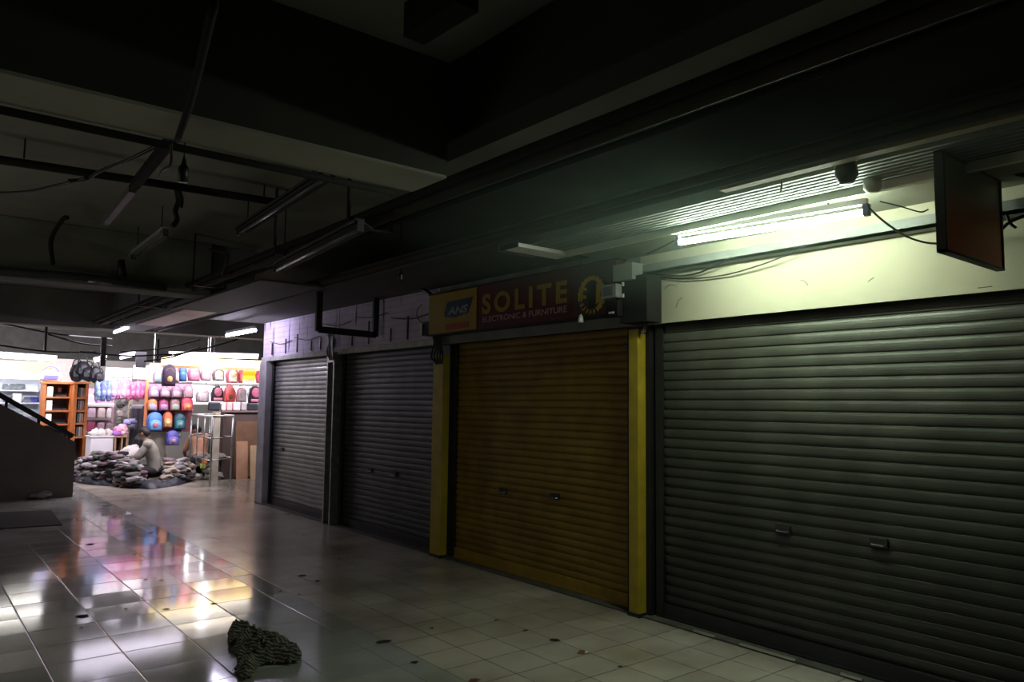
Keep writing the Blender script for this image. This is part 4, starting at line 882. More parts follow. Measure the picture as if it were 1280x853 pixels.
# ================================================================== BACKPACKS
def backpack(x0, y0, x1, y1, Y, c1, c2, label, c3=None, tilt=0.0, style=0):
    a = PY(x0, y1, Y); b = PY(x1, y0, Y); w = b.x-a.x; h = b.z-a.z; cx = (a.x+b.x)/2; zb = a.z
    t = thing('backpack', (cx, Y, zb), label, 'backpack')
    def outline(w, h, zo, n=9):
        pts = [(-w/2, zo), (-w/2, zo+h*0.55)]
        for k in range(1, n): an = math.pi*(1-k/n); pts.append((w/2*math.cos(an)*(1.0), zo+h*0.55+h*0.45*math.sin(an)**0.8))
        pts += [(w/2, zo+h*0.55), (w/2, zo)]; return pts
    dep = min(0.14, w*0.5)
    def puff(pts, y0_, y1_, ins):     # pillow: outline at the back, inset outline at the front
        mx = sum(p[0] for p in pts)/len(pts); mz = sum(p[1] for p in pts)/len(pts); mb = MB(); n = len(pts); L = []
        for f_, yy in ((0.94, y1_), (1.0, (y0_+y1_)/2), (0.97, y0_+(y1_-y0_)*0.15), (1-ins, y0_)):
            L += [(cx+mx+(p[0]-mx)*f_, yy, zb+mz+(p[1]-mz)*f_) for p in pts]
        fs = [tuple(range(n)), tuple(range(3*n, 4*n))[::-1]] + [(r*n+i, r*n+(i+1) % n, (r+1)*n+(i+1) % n, (r+1)*n+i) for r in range(3) for i in range(n)]
        return mb.add(L, fs)
    puff(outline(w, h*0.95, 0), Y-dep, Y, 0.14).build('body', cm(c1, 0.5, var=0.35, scale=15), t, True)
    if style == 1:       # round front pocket and a lower bar pocket
        n = 16; pts = [(w*0.34*math.cos(2*math.pi*k/n), h*0.58+h*0.28*math.sin(2*math.pi*k/n)) for k in range(n)]
        puff(pts, Y-dep-0.03, Y-dep+0.02, 0.2).build('round_pocket', cm(c2, 0.5, var=0.3, scale=20), t, True)
        puff([(-w*0.38, h*0.06), (w*0.38, h*0.06), (w*0.38, h*0.22), (-w*0.38, h*0.22)], Y-dep-0.03, Y-dep+0.02, 0.1).build('lower_pocket', cm(c3 or c2, 0.5), t, True)
    else:
        puff(outline(w*0.76, h*(0.5 if style == 0 else 0.72), h*0.06), Y-dep-0.035, Y-dep+0.02, 0.16).build('front_pocket', cm(c2, 0.5, var=0.4, scale=18), t, True)
        if c3:
            n = 14; pts = [(w*0.2*math.cos(2*math.pi*k/n), h*0.30+h*0.13*math.sin(2*math.pi*k/n)) for k in range(n)]
            puff(pts, Y-dep-0.05, Y-dep-0.02, 0.15).build('patch', cm(c3, 0.5, var=0.5, scale=30), t, True)
    ol = outline(w*0.9, h*0.87, h*0.03)[1:-1]
    MB().tube([(cx+p[0], Y-dep*0.93, zb+p[1]) for p in ol], 0.009, 6).build('zip_piping', cm(tuple(k*0.45 for k in c1), 0.5), t, True)
    MB().tube([(cx-0.04, Y-0.03, zb+h*0.92), (cx-0.035, Y-0.03, zb+h*1.0), (cx+0.035, Y-0.03, zb+h*1.0), (cx+0.04, Y-0.03, zb+h*0.92)], 0.008, 6).build('top_handle', cm(tuple(k*0.5 for k in c1), 0.5), t, True)
    for s in (-1, 1): MB().tube([(cx+s*w*0.3, Y+0.01, zb+h*0.85), (cx+s*w*0.42, Y+0.05, zb+h*0.5), (cx+s*w*0.4, Y+0.01, zb+h*0.08)], 0.012, 6).build('shoulder_strap', cm(tuple(k*0.4 for k in c1), 0.6), t, True)
    return t
YB = 16.6
# display boards and rails behind the bags
t = thing('bag_display_stand', PY(203, 570, YB+0.08), 'orange edged display stand covered in colourful school backpacks', 'stand')
pbox(181, 474, 184.5, 545, YB+0.06, 0.06, 'edge_post', cm((0.95, 0.32, 0.12), 0.5), t)
pbox(184, 474, 240, 500, YB+0.10, 0.03, 'upper_panel', cm((0.55, 0.32, 0.42), 0.7), t)
pbox(184, 500, 240, 540, YB+0.10, 0.03, 'lower_panel', cm((0.30, 0.10, 0.12), 0.7), t)
a = PY(186, 540, YB+0.12); b = PY(208, 540, YB+0.12); MB().box((a.x, YB+0.10, 0), (b.x, YB+0.13, a.z)).build('base_panel', cm((0.62, 0.58, 0.46), 0.7), t)
for y in (478, 497, 513): MB().tube([PY(184, y, YB+0.08), PY(241, y, YB+0.08)], 0.012, 8).build('rail', m_steel, t)
backpack(182, 514, 202, 539, YB-0.02, (0.10, 0.28, 0.80), (0.20, 0.50, 0.92), 'large bright blue backpack at the bottom left of the display stand', (0.75, 0.25, 0.35))
backpack(202, 514, 215, 535, YB-0.02, (0.75, 0.18, 0.08), (0.85, 0.42, 0.15), 'orange and red backpack right of the large blue one', (0.9, 0.8, 0.5))
backpack(215.5, 516, 231, 537, YB-0.02, (0.02, 0.10, 0.14), (0.05, 0.30, 0.42), 'dark teal backpack at the right of the bottom row on the stand', (0.4, 0.45, 0.3))
backpack(183, 498, 196, 513.5, YB, (0.90, 0.30, 0.12), (0.45, 0.45, 0.62), 'orange trimmed backpack with grey-blue pocket, second row left')
backpack(197, 499, 210, 513.5, YB, (0.42, 0.06, 0.18), (0.50, 0.30, 0.50), 'maroon backpack with mauve pocket, second row from the left second')
backpack(211, 498, 224, 513.5, YB, (0.38, 0.20, 0.22), (0.45, 0.50, 0.42), 'brown backpack with grey-green pocket in the stand second row')
backpack(225, 496, 240, 514, YB, (0.78, 0.10, 0.16), (0.85, 0.20, 0.15), 'crimson backpack with a yellow dot at the right of the stand second row', (0.9, 0.6, 0.1))
backpack(185, 481, 198, 497, YB, (0.70, 0.32, 0.62), (0.62, 0.55, 0.80), 'violet pink backpack at the top left of the stand')
backpack(199, 483, 212, 496.5, YB, (0.50, 0.30, 0.42), (0.72, 0.55, 0.62), 'mauve backpack with pale pocket below the big black bag')
backpack(213, 482, 226, 497.5, YB, (0.45, 0.28, 0.40), (0.70, 0.52, 0.60), 'mauve backpack with pale stripes, third in the top row of the stand')
backpack(228, 481, 241, 498, YB, (0.62, 0.36, 0.48), (0.75, 0.48, 0.56), 'dusty pink backpack at the top right of the stand', style=2)
backpack(206, 537, 223, 557, YB-0.04, (0.14, 0.12, 0.50), (0.22, 0.20, 0.60), 'dark violet backpack hanging lowest on the display stand', (0.75, 0.4, 0.45))
p = PY(218, 543, YB-0.05)
backpack(217, 533, 226, 547, YB+0.04, (0.10, 0.13, 0.3), (0.62, 0.66, 0.6), 'small grey and blue backpack right of the lowest violet one')
# top row
YT = 16.0
t = thing('bag_rail', PY(262, 462, YT+0.03), 'long metal rail carrying the top row of backpacks', 'rail')
MB().tube([PY(190, 457, YT+0.03), PY(345, 457, YT+0.03)], 0.014, 8).build('rail_bar', m_steel, t)
for x in (192, 262, 330): p = PY(x, 457, YT+0.03); MB().tube([p, (p.x, p.y, 3.3)], 0.008, 6).build('rail_hanger', m_steel, t)
backpack(191, 459, 203, 479, YT-0.02, (0.75, 0.45, 0.60), (0.45, 0.75, 0.82), 'pink and turquoise backpack partly behind the big black bag')
backpack(201, 454, 219, 483, YT-0.30, (0.05, 0.025, 0.06), (0.08, 0.04, 0.08), 'big black bag with a gold patch hanging in front of the top row', (0.8, 0.55, 0.2), style=2)
backpack(216, 455, 224, 478, YT-0.12, (0.55, 0.30, 0.42), (0.75, 0.68, 0.72), 'striped mauve and white bag tucked beside the big black one')
backpack(222, 456, 233, 477, YT, (0.05, 0.16, 0.50), (0.08, 0.25, 0.62), 'navy blue backpack in the top row right of the big black bag')
backpack(234, 457, 249, 476.5, YT, (0.95, 0.22, 0.42), (0.98, 0.32, 0.50), 'bright pink backpack in the top row next to the navy one')
backpack(250, 460, 263, 476, YT, (0.80, 0.45, 0.65), (0.88, 0.62, 0.78), 'lilac pink backpack in the top row under the glaring bulb')
backpack(265, 461, 279, 476, YT, (0.20, 0.16, 0.18), (0.95, 0.80, 0.80), 'black edged backpack with a pale pink front in the top row', style=2)
backpack(282, 459, 296, 479, YT, (0.92, 0.18, 0.30), (0.98, 0.76, 0.68), 'red backpack with a cream pocket in the top row', style=2)
backpack(297, 460, 308, 479, YT, (0.90, 0.15, 0.28), (0.95, 0.28, 0.38), 'red backpack partly behind the yellow poster')
backpack(320, 459, 328, 479, YT, (0.88, 0.12, 0.28), (0.95, 0.25, 0.38), 'red backpack right of the yellow poster beside the corner')
t = thing('poster', PY(312, 468, YT-0.2), 'yellow poster with dark jagged skyline along its foot', 'poster')
pbox(304, 454, 319.5, 480, YT-0.22, 0.01, 'sheet', mat('yellow_sheet', (0.98, 0.72, 0.06), 0.5, var=0.1, emit=(1, 0.7, 0.05), es=0.25), t)
pbox(304, 475, 319.5, 480, YT-0.228, 0.006, 'pale_foot', cm((0.95, 0.85, 0.62), 0.5), t)
mb = MB()
for i in range(9):
    x = 305+i*1.6; h = (1.5, 5, 2.5, 3.5, 6, 3, 5, 6, 3)[i]; a = PY(x, 477.5, YT-0.235); b = PY(x+0.8, 477.5-h, YT-0.235); mb.box((a.x, a.y, a.z), (b.x, a.y+0.004, b.z))
mb.build('skyline_print', cm((0.15, 0.12, 0.03), 0.6), t)
# second row right, over the counter
YM = 16.5
t = thing('bag_rail', PY(290, 481, YM+0.03), 'metal rail carrying the backpacks over the brown counter', 'rail')
MB().tube([PY(256, 483, YM+0.03), PY(345, 481, YM+0.03)], 0.012, 8).build('rail_bar', m_steel, t)
for x in (258, 340): p = PY(x, 482, YM+0.03); MB().tube([p, (p.x, p.y, 3.3)], 0.006, 6).build('rail_hanger', m_steel, t)
backpack(263, 482, 278, 502, YM, (0.05, 0.04, 0.06), (0.95, 0.30, 0.42), 'black backpack with a round pink pocket, left one over the counter', style=1)
backpack(278, 481, 293, 503, YM, (0.92, 0.22, 0.24), (0.85, 0.12, 0.08), 'red backpack between the black ones over the counter', (0.25, 0.12, 0.08))
backpack(294, 483, 307, 503, YM, (0.90, 0.45, 0.55), (0.55, 0.48, 0.52), 'pink backpack with a silvery front over the counter', style=2)
backpack(309, 482, 325, 504, YM, (0.04, 0.02, 0.05), (0.95, 0.28, 0.45), 'black backpack with a round pink pocket nearest the corner', style=1)
backpack(244, 484, 260, 503, YM+0.35, (0.85, 0.72, 0.78), (0.92, 0.78, 0.82), 'washed out pale pink backpack between stand and counter')
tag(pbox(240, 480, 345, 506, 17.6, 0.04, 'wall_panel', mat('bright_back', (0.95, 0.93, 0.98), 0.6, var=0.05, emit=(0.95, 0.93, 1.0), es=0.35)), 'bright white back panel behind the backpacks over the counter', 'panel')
tag(pbox(186, 457, 345, 482, 17.6, 0.04, 'wall_panel', cm((0.75, 0.7, 0.62), 0.7)), 'cream back panel behind the top row of backpacks', 'panel')
# things on the counter
for i, (x0, y0, x1, y1, c_, nm) in enumerate(((262, 503, 276, 513, (0.03, 0.035, 0.05), 'black box standing at the left end of the counter'), (277, 504, 283, 513, (0.8, 0.75, 0.75), 'white pouch on the counter'),
    (284, 503, 291, 513, (0.92, 0.5, 0.55), 'pink pouch on the counter'), (292, 503, 301, 513, (0.95, 0.65, 0.70), 'pale pink pouch on the counter'), (302, 503, 309, 513, (0.45, 0.42, 0.45), 'grey pouch on the counter'), (311, 504, 323, 513, (0.03, 0.03, 0.04), 'black bag at the right end of the counter'))):
    a = PY(x0, y1, 16.0); b = PY(x1, y0, 16.0)
    tag(MB().box((a.x, 16.0, a.z-0.01), (b.x, 16.15, b.z), 0.025).build('pouch', cm(c_, 0.5)), nm, 'pouch')
# counter
a = PY(276, 600, 15.85); b = PY(345, 514, 15.85)
t = thing('counter', ((a.x+b.x)/2, 15.9, 0), 'brown wooden counter cabinet beside the corner of the shutter row', 'counter')
MB().box((a.x, 15.85, 0), (b.x, 16.35, b.z-0.03)).build('cabinet', mat('dark_brown_board', (0.11, 0.075, 0.065), 0.6, var=0.3, scale=3), t)
MB().box((a.x-0.03, 15.82, b.z-0.03), (b.x+0.02, 16.38, b.z)).build('counter_top', cm((0.22, 0.17, 0.15), 0.4), t)
pa = PY(293, 597, 15.8); pb = PY(330, 527, 15.8); MB().box((pa.x, 15.82, pa.z), (pb.x, 15.85, pb.z)).build('brown_panel', m_wood, t)
def leanboard(x0, y0, x1, y1, Y, m, lab):
    a = PY(x0, y1, Y); b = PY(x1, y0, Y); tag(MB().obox(((a.x+b.x)/2, Y+0.03, b.z/2), ((b.x-a.x)/2, 0, 0), (0, 0.012, 0), (0, 0.04, b.z/2)).build('board', m), lab, 'board')
leanboard(295, 552, 311, 598, 15.65, mat('tan_board', (0.50, 0.28, 0.17), 0.6, var=0.2), 'tan board leaning against the counter')
leanboard(313, 557, 328, 599, 15.5, mat('pale_tan_board', (0.60, 0.42, 0.25), 0.6, var=0.2), 'paler tan board leaning beside the shutter row corner')
# cream partition column
a = PY(266, 600, 15.7); b = PY(276, 515, 15.7)
struct('trim_19', MB().box((a.x, 15.7, 0), (b.x, 15.9, b.z)), mat('cream_column', (0.55, 0.50, 0.40), 0.6, var=0.25, scale=6))

# ---- tubular metal table frame
gA = PZ(262, 608, 0); gB = PZ(290, 603, 0); 
lA = Vector((gA.x, gA.y, 0)); lB = Vector((gB.x, gB.y+0.1, 0))
dirn = (lB-lA); dp = Vector((-0.36, 0.62, 0))
lC = PZ(236, 598, 0); lC.z = 0; lD = lC + dirn*0.95
H_ = PY(262, 521, lA.y).z
t = thing('table_frame', (lA+lB+lC+lD)/4, 'tall bare tubular steel frame standing at the right of the clothes heap', 'metal frame')
for p in (lA, lB, lC, lD): MB().tube([p, p+Vector((0, 0, H_))], 0.018, 8).build('leg', m_steel, t, True)
for z in (H_*0.36, H_*0.68):
    for p, q in ((lA, lB), (lB, lD), (lD, lC), (lC, lA)): MB().tube([p+Vector((0,0,z)), q+Vector((0,0,z))], 0.011, 8).build('rung', m_steel, t, True)
for p, q in ((lA, lB), (lB, lD), (lD, lC), (lC, lA)): MB().tube([p+Vector((0,0,H_)), q+Vector((0,0,H_))], 0.024, 8).build('top_rail', cm((0.75, 0.75, 0.72), 0.3, 0.5), t, True)
for k in (0.33, 0.66):
    p = lC.lerp(lA, k); MB().tube([p+Vector((0, 0, 0.3)), p+Vector((0, 0, H_))], 0.012, 8).build('upright_bar', m_steel, t, True)

# ================================================================== TARP AND HEAP OF CLOTHES
tp = [PZ(x, y, 0) for x, y in ((95, 604), (118, 607), (150, 609), (185, 612), (205, 610), (228, 606), (243, 600))]
vs = []; fs = []; NX = 60; NY = 10
fr = curve_pts([(p.x, p.y, 0) for p in tp], 10); fr = [fr[int(i*(len(fr)-1)/NX)] for i in range(NX+1)]
for i, p in enumerate(fr):
    for j in range(NY+1):
        k = j/NY; y = p.y + k*1.5; z = 0.006 + 0.17*math.sin(math.pi*min(1, k*4.2))**0.7*(0.55+0.9*abs(noise.noise(Vector((p.x*5, y*3, 1)))))*(1 if k*4.2 < 1 else 0)
        if j: z = max(z, 0.012+0.05*abs(noise.noise(Vector((p.x*6, y*6, 4)))))
        vs.append((p.x + 0.0*k, y, z))
for i in range(NX):
    for j in range(NY): a = i*(NY+1)+j; fs.append((a, a+NY+1, a+NY+2, a+1))
tag(MB().add(vs, fs).build('tarpaulin', mat('blue_tarp', (0.010, 0.013, 0.032), 0.45, var=0.5, scale=8), None, True), 'crumpled dark blue tarpaulin spread under the heap of clothes', 'tarpaulin')
def bundle_mesh(seed):
    mb = MB(); bm = bmesh.new(); bmesh.ops.create_icosphere(bm, subdivisions=3, radius=1); vs = []
    for v in bm.verts:
        p = Vector([math.copysign(abs(k)**0.7, k) for k in v.co]); n1 = noise.noise(p*1.3+Vector((seed*2.1, 0, 0)))
        fold = 0.10*math.sin(p.z*7+p.x*2+seed)+0.08*math.sin(p.x*6+seed*2)
        k = 1+0.25*n1+fold*0.6; vs.append((p.x*k, p.y*k, p.z*k))
    bm.verts.index_update(); me = bpy.data.meshes.new('garment_bundle'); me.from_pydata(vs, [], [[v.index for v in f.verts] for f in bm.faces]); bm.free()
    for p in me.polygons: p.use_smooth = True
    me.materials.append(cm((0.4, 0.35, 0.36), 0.9)); return me
BM_ = [bundle_mesh(i) for i in range(7)]
kinds = [('mauve', (0.34, 0.25, 0.28)), ('pale lilac', (0.62, 0.55, 0.60)), ('black', (0.025, 0.022, 0.025)), ('grey', (0.30, 0.29, 0.28)), ('brown', (0.20, 0.13, 0.10)), ('olive grey', (0.17, 0.18, 0.14)), ('beige', (0.58, 0.48, 0.40)), ('plum', (0.20, 0.10, 0.14))]
gm = {n_: mat('garment_'+n_.replace(' ', '_'), tuple(min(0.8, 0.95*k) for k in c_), 0.9, var=0.65, scale=9, bump=0.5) for n_, c_ in kinds}
def garment(x, y, z, sx, sy, sz, kind, where):
    o = bpy.data.objects.new('garment_bundle', random.choice(BM_)); COL.objects.link(o)
    o.location = (x, y, z); o.scale = (sx, sy, sz); o.rotation_euler = (random.uniform(-.2, .2), random.uniform(-.25, .25), random.uniform(-.5, .5))
    o.material_slots[0].link = 'OBJECT'; o.material_slots[0].material = gm[kind]
    return tag(o, kind + ' folded garment bundle in the heap ' + where, 'clothes', kind + ' garment bundles ' + where)
def fronty(X):
    for p, q in zip(fr, fr[1:]):
        if p.x <= X <= q.x: return p.y + (q.y-p.y)*(X-p.x)/(q.x-p.x+1e-9)
    return fr[0].y if X < fr[0].x else fr[-1].y
XL = fr[0].x
def heap(x):     # height of the heap by image column
    pts = [(95, .30), (105, .42), (120, .52), (145, .56), (158, .45), (168, .38), (172, .26), (182, .12), (205, .12), (210, .40), (225, .38), (240, .25)]
    for (a, u), (b, v) in zip(pts, pts[1:]):
        if a <= x <= b: return u+(v-u)*(x-a)/(b-a)
    return 0.25
cnt = 0
for row in range(4):
    for ix in range(23):
        px = 98 + ix*6.3
        p = PZ(px, 603, 0); X = PY(px, 590, 16.2+row*0.22).x; Y = fronty(PZ(px, 606, 0).x) + 0.36 + row*0.24
        X = PY(px + random.uniform(-1.5, 1.5), 590, Y).x
        top = heap(px)*(0.45, 0.75, 1.0, 1.05)[row]
        if 174 < px < 206 and row > 1: continue
        z = 0.05; lo = z if row == 0 else max(0.05, heap(px)*(0, 0.3, 0.55, 0.7)[row])
        z = lo
        while z < top:
            h = random.uniform(0.045, 0.075)
            w = ['mauve', 'pale lilac', 'black', 'grey', 'plum', 'mauve', 'pale lilac', 'olive grey', 'black'] if px < 175 else ['beige', 'brown', 'pale lilac', 'mauve', 'beige', 'grey']
            if row == 0: w = w + ['black', 'grey', 'black']
            garment(X+random.uniform(-.03, .03), Y+random.uniform(-.04, .04), z, random.uniform(0.09, 0.13), random.uniform(0.10, 0.13), h*0.62, random.choice(w), 'left of the seated person' if px < 185 else 'right of the seated person')
            z += h*1.0; cnt += 1
print('garments', cnt)
# jumble at the right behind the frame
for i in range(16):
    px = 240 + random.uniform(0, 24); p = PZ(px, 601-random.uniform(0, 8), 0)
    z = 0.06+0.13*(i % 4); c_ = [(0.5, 0.47, 0.42), (0.35, 0.36, 0.28), (0.6, 0.55, 0.5), (0.25, 0.22, 0.2)][i % 4]; nm = ['pale grey', 'greenish', 'off-white', 'dark brown'][i % 4]
    tag(MB().blob((p.x, 15.9+0.3*random.random(), z), (0.13, 0.12, 0.08), 3, 0.5, i+60).build('cloth_bundle', cm(c_, 0.8, var=0.5), None, True), nm + ' crumpled cloth piled behind the steel frame', 'cloth', nm + ' cloths behind the steel frame')
for (x, y, c_, lab) in ((256, 577, (0.95, 0.35, 0.12), 'small orange packet lying on the cloths behind the steel frame'), (205, 570, (0.75, 0.72, 0.08), 'yellow-green packet behind the seated person'), (254, 583, (0.5, 0.6, 0.1), 'yellow-green packet low behind the steel frame')):
    p = PY(x, y, 16.75 if x == 205 else 15.8); tag(MB().box((p.x-0.05, p.y, p.z-0.045), (p.x+0.05, p.y+0.05, p.z+0.045), 0.01).build('packet', cm(c_, 0.5)), lab, 'packet')
# white sack next to the person
p = PY(165, 566, 16.9)
tag(MB().blob((p.x, 16.9, 0.52), (0.20, 0.14, 0.17), 3, 0.4, 12).build('sack', cm((0.8, 0.74, 0.72), 0.7), None, True), 'whitish sack on the heap just left of the seated person', 'sack')
p = PY(177, 553, 17.05)
tag(MB().blob((p.x, 17.05, p.z-0.02), (0.16, 0.12, 0.20), 3, 0.4, 15).build('dark_bag', cm((0.015, 0.015, 0.02), 0.6), None, True), 'black bag behind the head of the seated person', 'bag')

# ================================================================== PEOPLE
def capsule(mb, pts, rr, seg=14):
    pts = [Vector(p) for p in pts]; mb.tube(pts, rr, seg)
    for p, r in ((pts[0], rr[0]), (pts[-1], rr[-1])): mb.blob(p, (r, r, r), 2)
def remesh(mb, name, m, parent, vox, sm=6):
    o = mb.build(name, m, parent, True)
    md = o.modifiers.new('remesh', 'REMESH'); md.mode = 'VOXEL'; md.voxel_size = vox; md.use_smooth_shade = True
    s_ = o.modifiers.new('smooth', 'SMOOTH'); s_.iterations = sm; s_.factor = 0.5
    bpy.context.view_layer.update(); dg = bpy.context.evaluated_depsgraph_get(); me = bpy.data.meshes.new_from_object(o.evaluated_get(dg))
    o.modifiers.clear(); o.data = me
    for p in me.polygons: p.use_smooth = True
    return o
def person(base, fdir, lean, label, shirt, trouser, skin, hair, seat, head_dir, arms, S=1.0, legs='cross', hunch=0.0):
    base = Vector(base); f = Vector((fdir[0], fdir[1], 0)).normalized(); s = Vector((f.y, -f.x, 0)); u = Vector((0, 0, 1))     # s = person's right
    def P(a, b, c): return base + (s*a + f*b + u*c)*S
    t = thing('person', base, label, 'person')
    hip = 0.10+seat; L = lean
    pel = P(0, 0, hip); wa = P(0, 0.03*L+0.0, hip+0.20); ch = P(0, 0.13*L, hip+0.38); sh = P(0, 0.22*L, hip+0.50-hunch*0.3); nb = P(0, 0.27*L, hip+0.56-hunch*0.5)
    hd = Vector((head_dir[0], head_dir[1], 0)).normalized(); hc = nb + (f*0.05*L + u*0.145)*S + hd*0.035*S + u*(-hunch*0.1)
    sr = sh + s*0.17*S; sl_ = sh - s*0.17*S
    body = MB()
    for a, b, c_, rx, ry, rz in ((0, 0, 0, .16, .12, .12),): body.blob(pel, (0.15*S, 0.13*S, 0.11*S), 3)
    def torso(mb, g):
        for k2 in range(19):
            q = k2/18; k = q*6; k0 = min(5, int(k)); kf = k-k0; c = pel.lerp(wa, min(1, q*3)) if q < 1/3 else (wa.lerp(ch, (q-1/3)*3) if q < 2/3 else ch.lerp(sh, (q-2/3)*3))
            WW = (0.15, 0.145, 0.14, 0.15, 0.165, 0.17, 0.14); DD = (0.12, 0.11, 0.105, 0.11, 0.115, 0.11, 0.085); w = WW[k0]*(1-kf)+WW[k0+1]*kf+g; d = DD[k0]*(1-kf)+DD[k0+1]*kf+g
            vs = []; bm = bmesh.new(); bmesh.ops.create_icosphere(bm, subdivisions=3, radius=1)
            for v in bm.verts: vs.append(c + (s*v.co.x*w + f*v.co.y*d + u*v.co.z*0.10)*S)
            bm.verts.index_update(); mb.add(vs, [[v.index for v in fa.verts] for fa in bm.faces]); bm.free()
    torso(body, 0)
    capsule(body, [nb - u*0.04*S, hc - u*0.06*S], [0.056*S, 0.050*S])
    # head: skull, jaw, nose, ears
    hs = Vector((hd.y, -hd.x, 0)); dn = -0.55
    def Hd(a, b, c): return hc + (hs*a + (hd*math.cos(dn)+u*math.sin(dn))*b + (u*math.cos(dn)-hd*math.sin(dn))*c)*S
    def ell(mb, c, rx, ry, rz, sub=3):
        bm = bmesh.new(); bmesh.ops.create_icosphere(bm, subdivisions=sub, radius=1); vs = []
        cc = c; fx = hs; fy = hd*math.cos(dn)+u*math.sin(dn); fz = u*math.cos(dn)-hd*math.sin(dn)
        for v in bm.verts: vs.append(cc + (fx*v.co.x*rx + fy*v.co.y*ry + fz*v.co.z*rz)*S)
        bm.verts.index_update(); mb.add(vs, [[v.index for v in fa.verts] for fa in bm.faces]); bm.free()
    ell(body, Hd(0, 0, 0.02), 0.075, 0.092, 0.095); ell(body, Hd(0, 0.035, -0.055), 0.052, 0.055, 0.06)
    ell(body, Hd(0, 0.098, -0.015), 0.011, 0.018, 0.022, 2); ell(body, Hd(0, 0.085, -0.055), 0.024, 0.012, 0.008, 2)
    for k in (-1, 1): ell(body, Hd(k*0.077, -0.005, -0.005), 0.012, 0.022, 0.032, 2)
    # arms with five-fingered hands
    for side, (el, wr) in zip((1, -1), arms):
        S0 = sr if side == 1 else sl_; E = P(*el); W = P(*wr)
        capsule(body, [S0, S0.lerp(E, 0.5), E], [0.050*S, 0.044*S, 0.036*S]); capsule(body, [E, E.lerp(W, 0.4), W], [0.037*S, 0.036*S, 0.024*S])
        d = (W-E).normalized(); sd = d.cross(u).normalized(); palm = W + d*0.045*S; capsule(body, [W, palm, W+d*0.085*S], [0.024*S, 0.030*S, 0.028*S])
        for i, ln in enumerate((0.062, 0.072, 0.067, 0.052)):
            b0 = W + d*0.085*S + sd*(i-1.5)*0.019*S; k1 = b0 + (d*0.8-u*0.3).normalized()*ln*0.5*S; k2 = k1 + (d*0.4-u*0.9).normalized()*ln*0.5*S; capsule(body, [b0, k1, k2], [0.0095*S, 0.009*S, 0.008*S], 8)
        b0 = W + d*0.03*S - sd*0.024*S*side; k1 = b0 + (d*0.5-sd*0.8*side-u*0.1).normalized()*0.035*S; capsule(body, [b0, k1, k1+(d*0.8-u*0.3).normalized()*0.028*S], [0.012*S, 0.011*S, 0.009*S], 8)
    # legs folded: thighs outward and forward, shins crossing back
    lg = []
    for k in (1, -1):
        hp = P(k*0.09, 0.02, hip-0.01); kn = P(k*0.30, 0.36, hip+0.04); an = P(-k*0.08, 0.40, 0.07+seat*0.3); to = P(-k*0.20, 0.46, 0.05+seat*0.3)
        if legs == 'kneel': kn = P(k*0.14, 0.40, 0.08); an = P(k*0.13, -0.02, 0.06); to = P(k*0.13, -0.16, 0.05)
        lg.append((hp, kn, an, to)); capsule(body, [hp, hp.lerp(kn, .5), kn], [0.085*S, 0.075*S, 0.058*S]); capsule(body, [kn, kn.lerp(an, .4), an], [0.056*S, 0.052*S, 0.035*S]); capsule(body, [an, to], [0.036*S, 0.028*S])
    remesh(body, 'body', mat('skin', skin, 0.6, var=0.1), t, 0.0085, 3)
    sm = MB(); torso(sm, 0.018); capsule(sm, [sh-s*0.16*S, sh+s*0.16*S], [0.085*S, 0.085*S]); capsule(sm, [sh, nb-u*0.03*S], [0.09*S, 0.075*S])
    for side, (el, wr) in zip((1, -1), arms):
        S0 = sr if side == 1 else sl_; E = P(*el); capsule(sm, [S0 - s*side*0.03*S, S0.lerp(E, 0.45), S0.lerp(E, 0.78)], [0.072*S, 0.066*S, 0.064*S])
    remesh(sm, 'shirt', mat('shirt_cloth', shirt, 0.85, var=0.25, scale=7, bump=0.6), t, 0.014, 4)
    tm = MB(); tm.blob(pel - u*0.0, (0.175*S, 0.155*S, 0.125*S), 3)
    for hp, kn, an, to in lg: capsule(tm, [hp, hp.lerp(kn, .5), kn], [0.105*S, 0.092*S, 0.074*S]); capsule(tm, [kn, kn.lerp(an, .4), an], [0.072*S, 0.066*S, 0.055*S])
    remesh(tm, 'trousers', mat('trouser_cloth', trouser, 0.9, var=0.3, bump=0.6), t, 0.014, 4)
    hm = MB(); ell(hm, Hd(0, -0.014, 0.045), 0.086, 0.094, 0.088); ell(hm, Hd(0, -0.05, -0.005), 0.083, 0.066, 0.085)
    remesh(hm, 'hair', mat('hair', hair, 0.6, var=0.3, scale=60, bump=0.5), t, 0.012, 2)
    for k in (-1, 1): e_ = MB(); ell(e_, Hd(k*0.03, 0.084, 0.005), 0.012, 0.010, 0.008, 2); e_.build('eye', cm((0.05, 0.04, 0.04), 0.2), t, True)
    return t
b1 = PZ(192, 602, 0)
person((b1.x, b1.y, 0.0), (-0.93, 0.36), 0.55, 'person in a grey-beige T-shirt and dark trousers sitting at the heap of clothes, head bowed', (0.30, 0.275, 0.24), (0.02, 0.02, 0.022), (0.33, 0.20, 0.14), (0.012, 0.010, 0.010), 0.10,
       (-0.70, 0.70), (((0.22, 0.30, 0.42), (0.10, 0.52, 0.36)), ((-0.24, 0.30, 0.42), (-0.08, 0.50, 0.34))), 1.04)
b2 = PZ(243, 594, 0)
person((b2.x, b2.y-0.35, 0.0), (-0.25, 0.97), 0.45, 'person in a peach shirt bending away from view behind the steel frame', (0.80, 0.42, 0.27), (0.03, 0.03, 0.04), (0.33, 0.20, 0.14), (0.012, 0.010, 0.010), 0.26,
       (-0.8, 0.6), (((0.20, 0.30, 0.50), (0.06, 0.52, 0.40)), ((-0.18, 0.32, 0.50), (-0.02, 0.55, 0.40))), 1.0, hunch=0.15, legs='kneel')
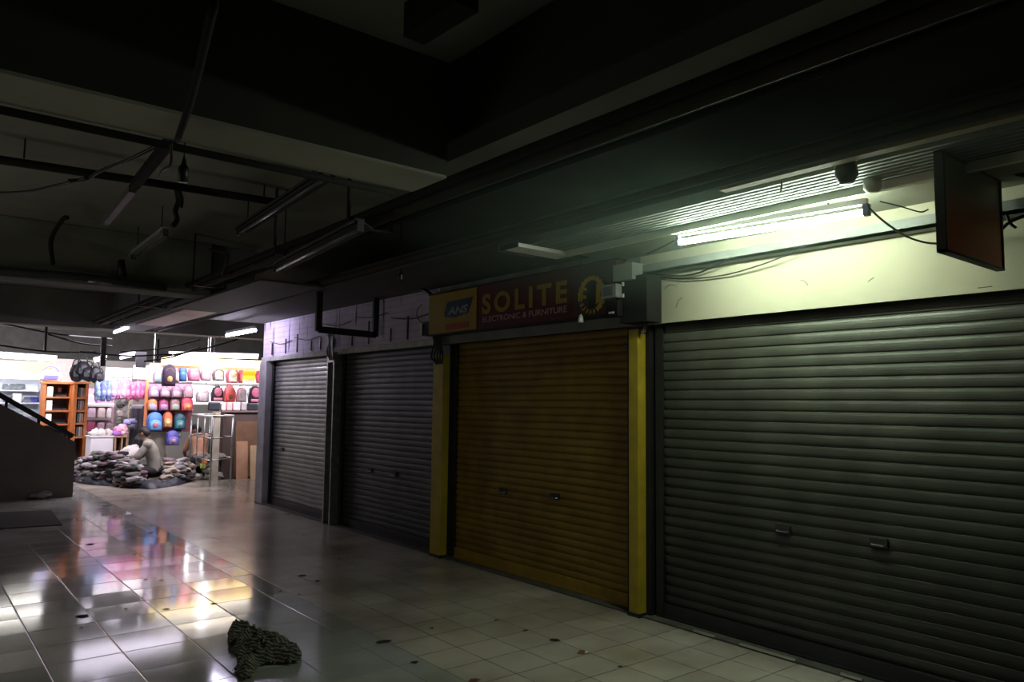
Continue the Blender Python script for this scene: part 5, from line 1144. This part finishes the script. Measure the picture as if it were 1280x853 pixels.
# low crates carrying the two people
for (b, h, yo, lab) in ((b1, 0.09, 0, 'low wooden crate under the person in the grey-beige T-shirt'), (b2, 0.25, -0.35, 'wooden crate under the person in the peach shirt')):
    mb = MB(); 
    for i in range(4): mb.box((b.x-0.16, b.y+yo-0.14+i*0.075, h-0.02), (b.x+0.16, b.y+yo-0.08+i*0.075, h))
    mb.box((b.x-0.16, b.y+yo-0.14, 0), (b.x-0.13, b.y+yo+0.14, h-0.02)).box((b.x+0.13, b.y+yo-0.14, 0), (b.x+0.16, b.y+yo+0.14, h-0.02))
    tag(mb.build('crate', m_lightwood), lab, 'crate')
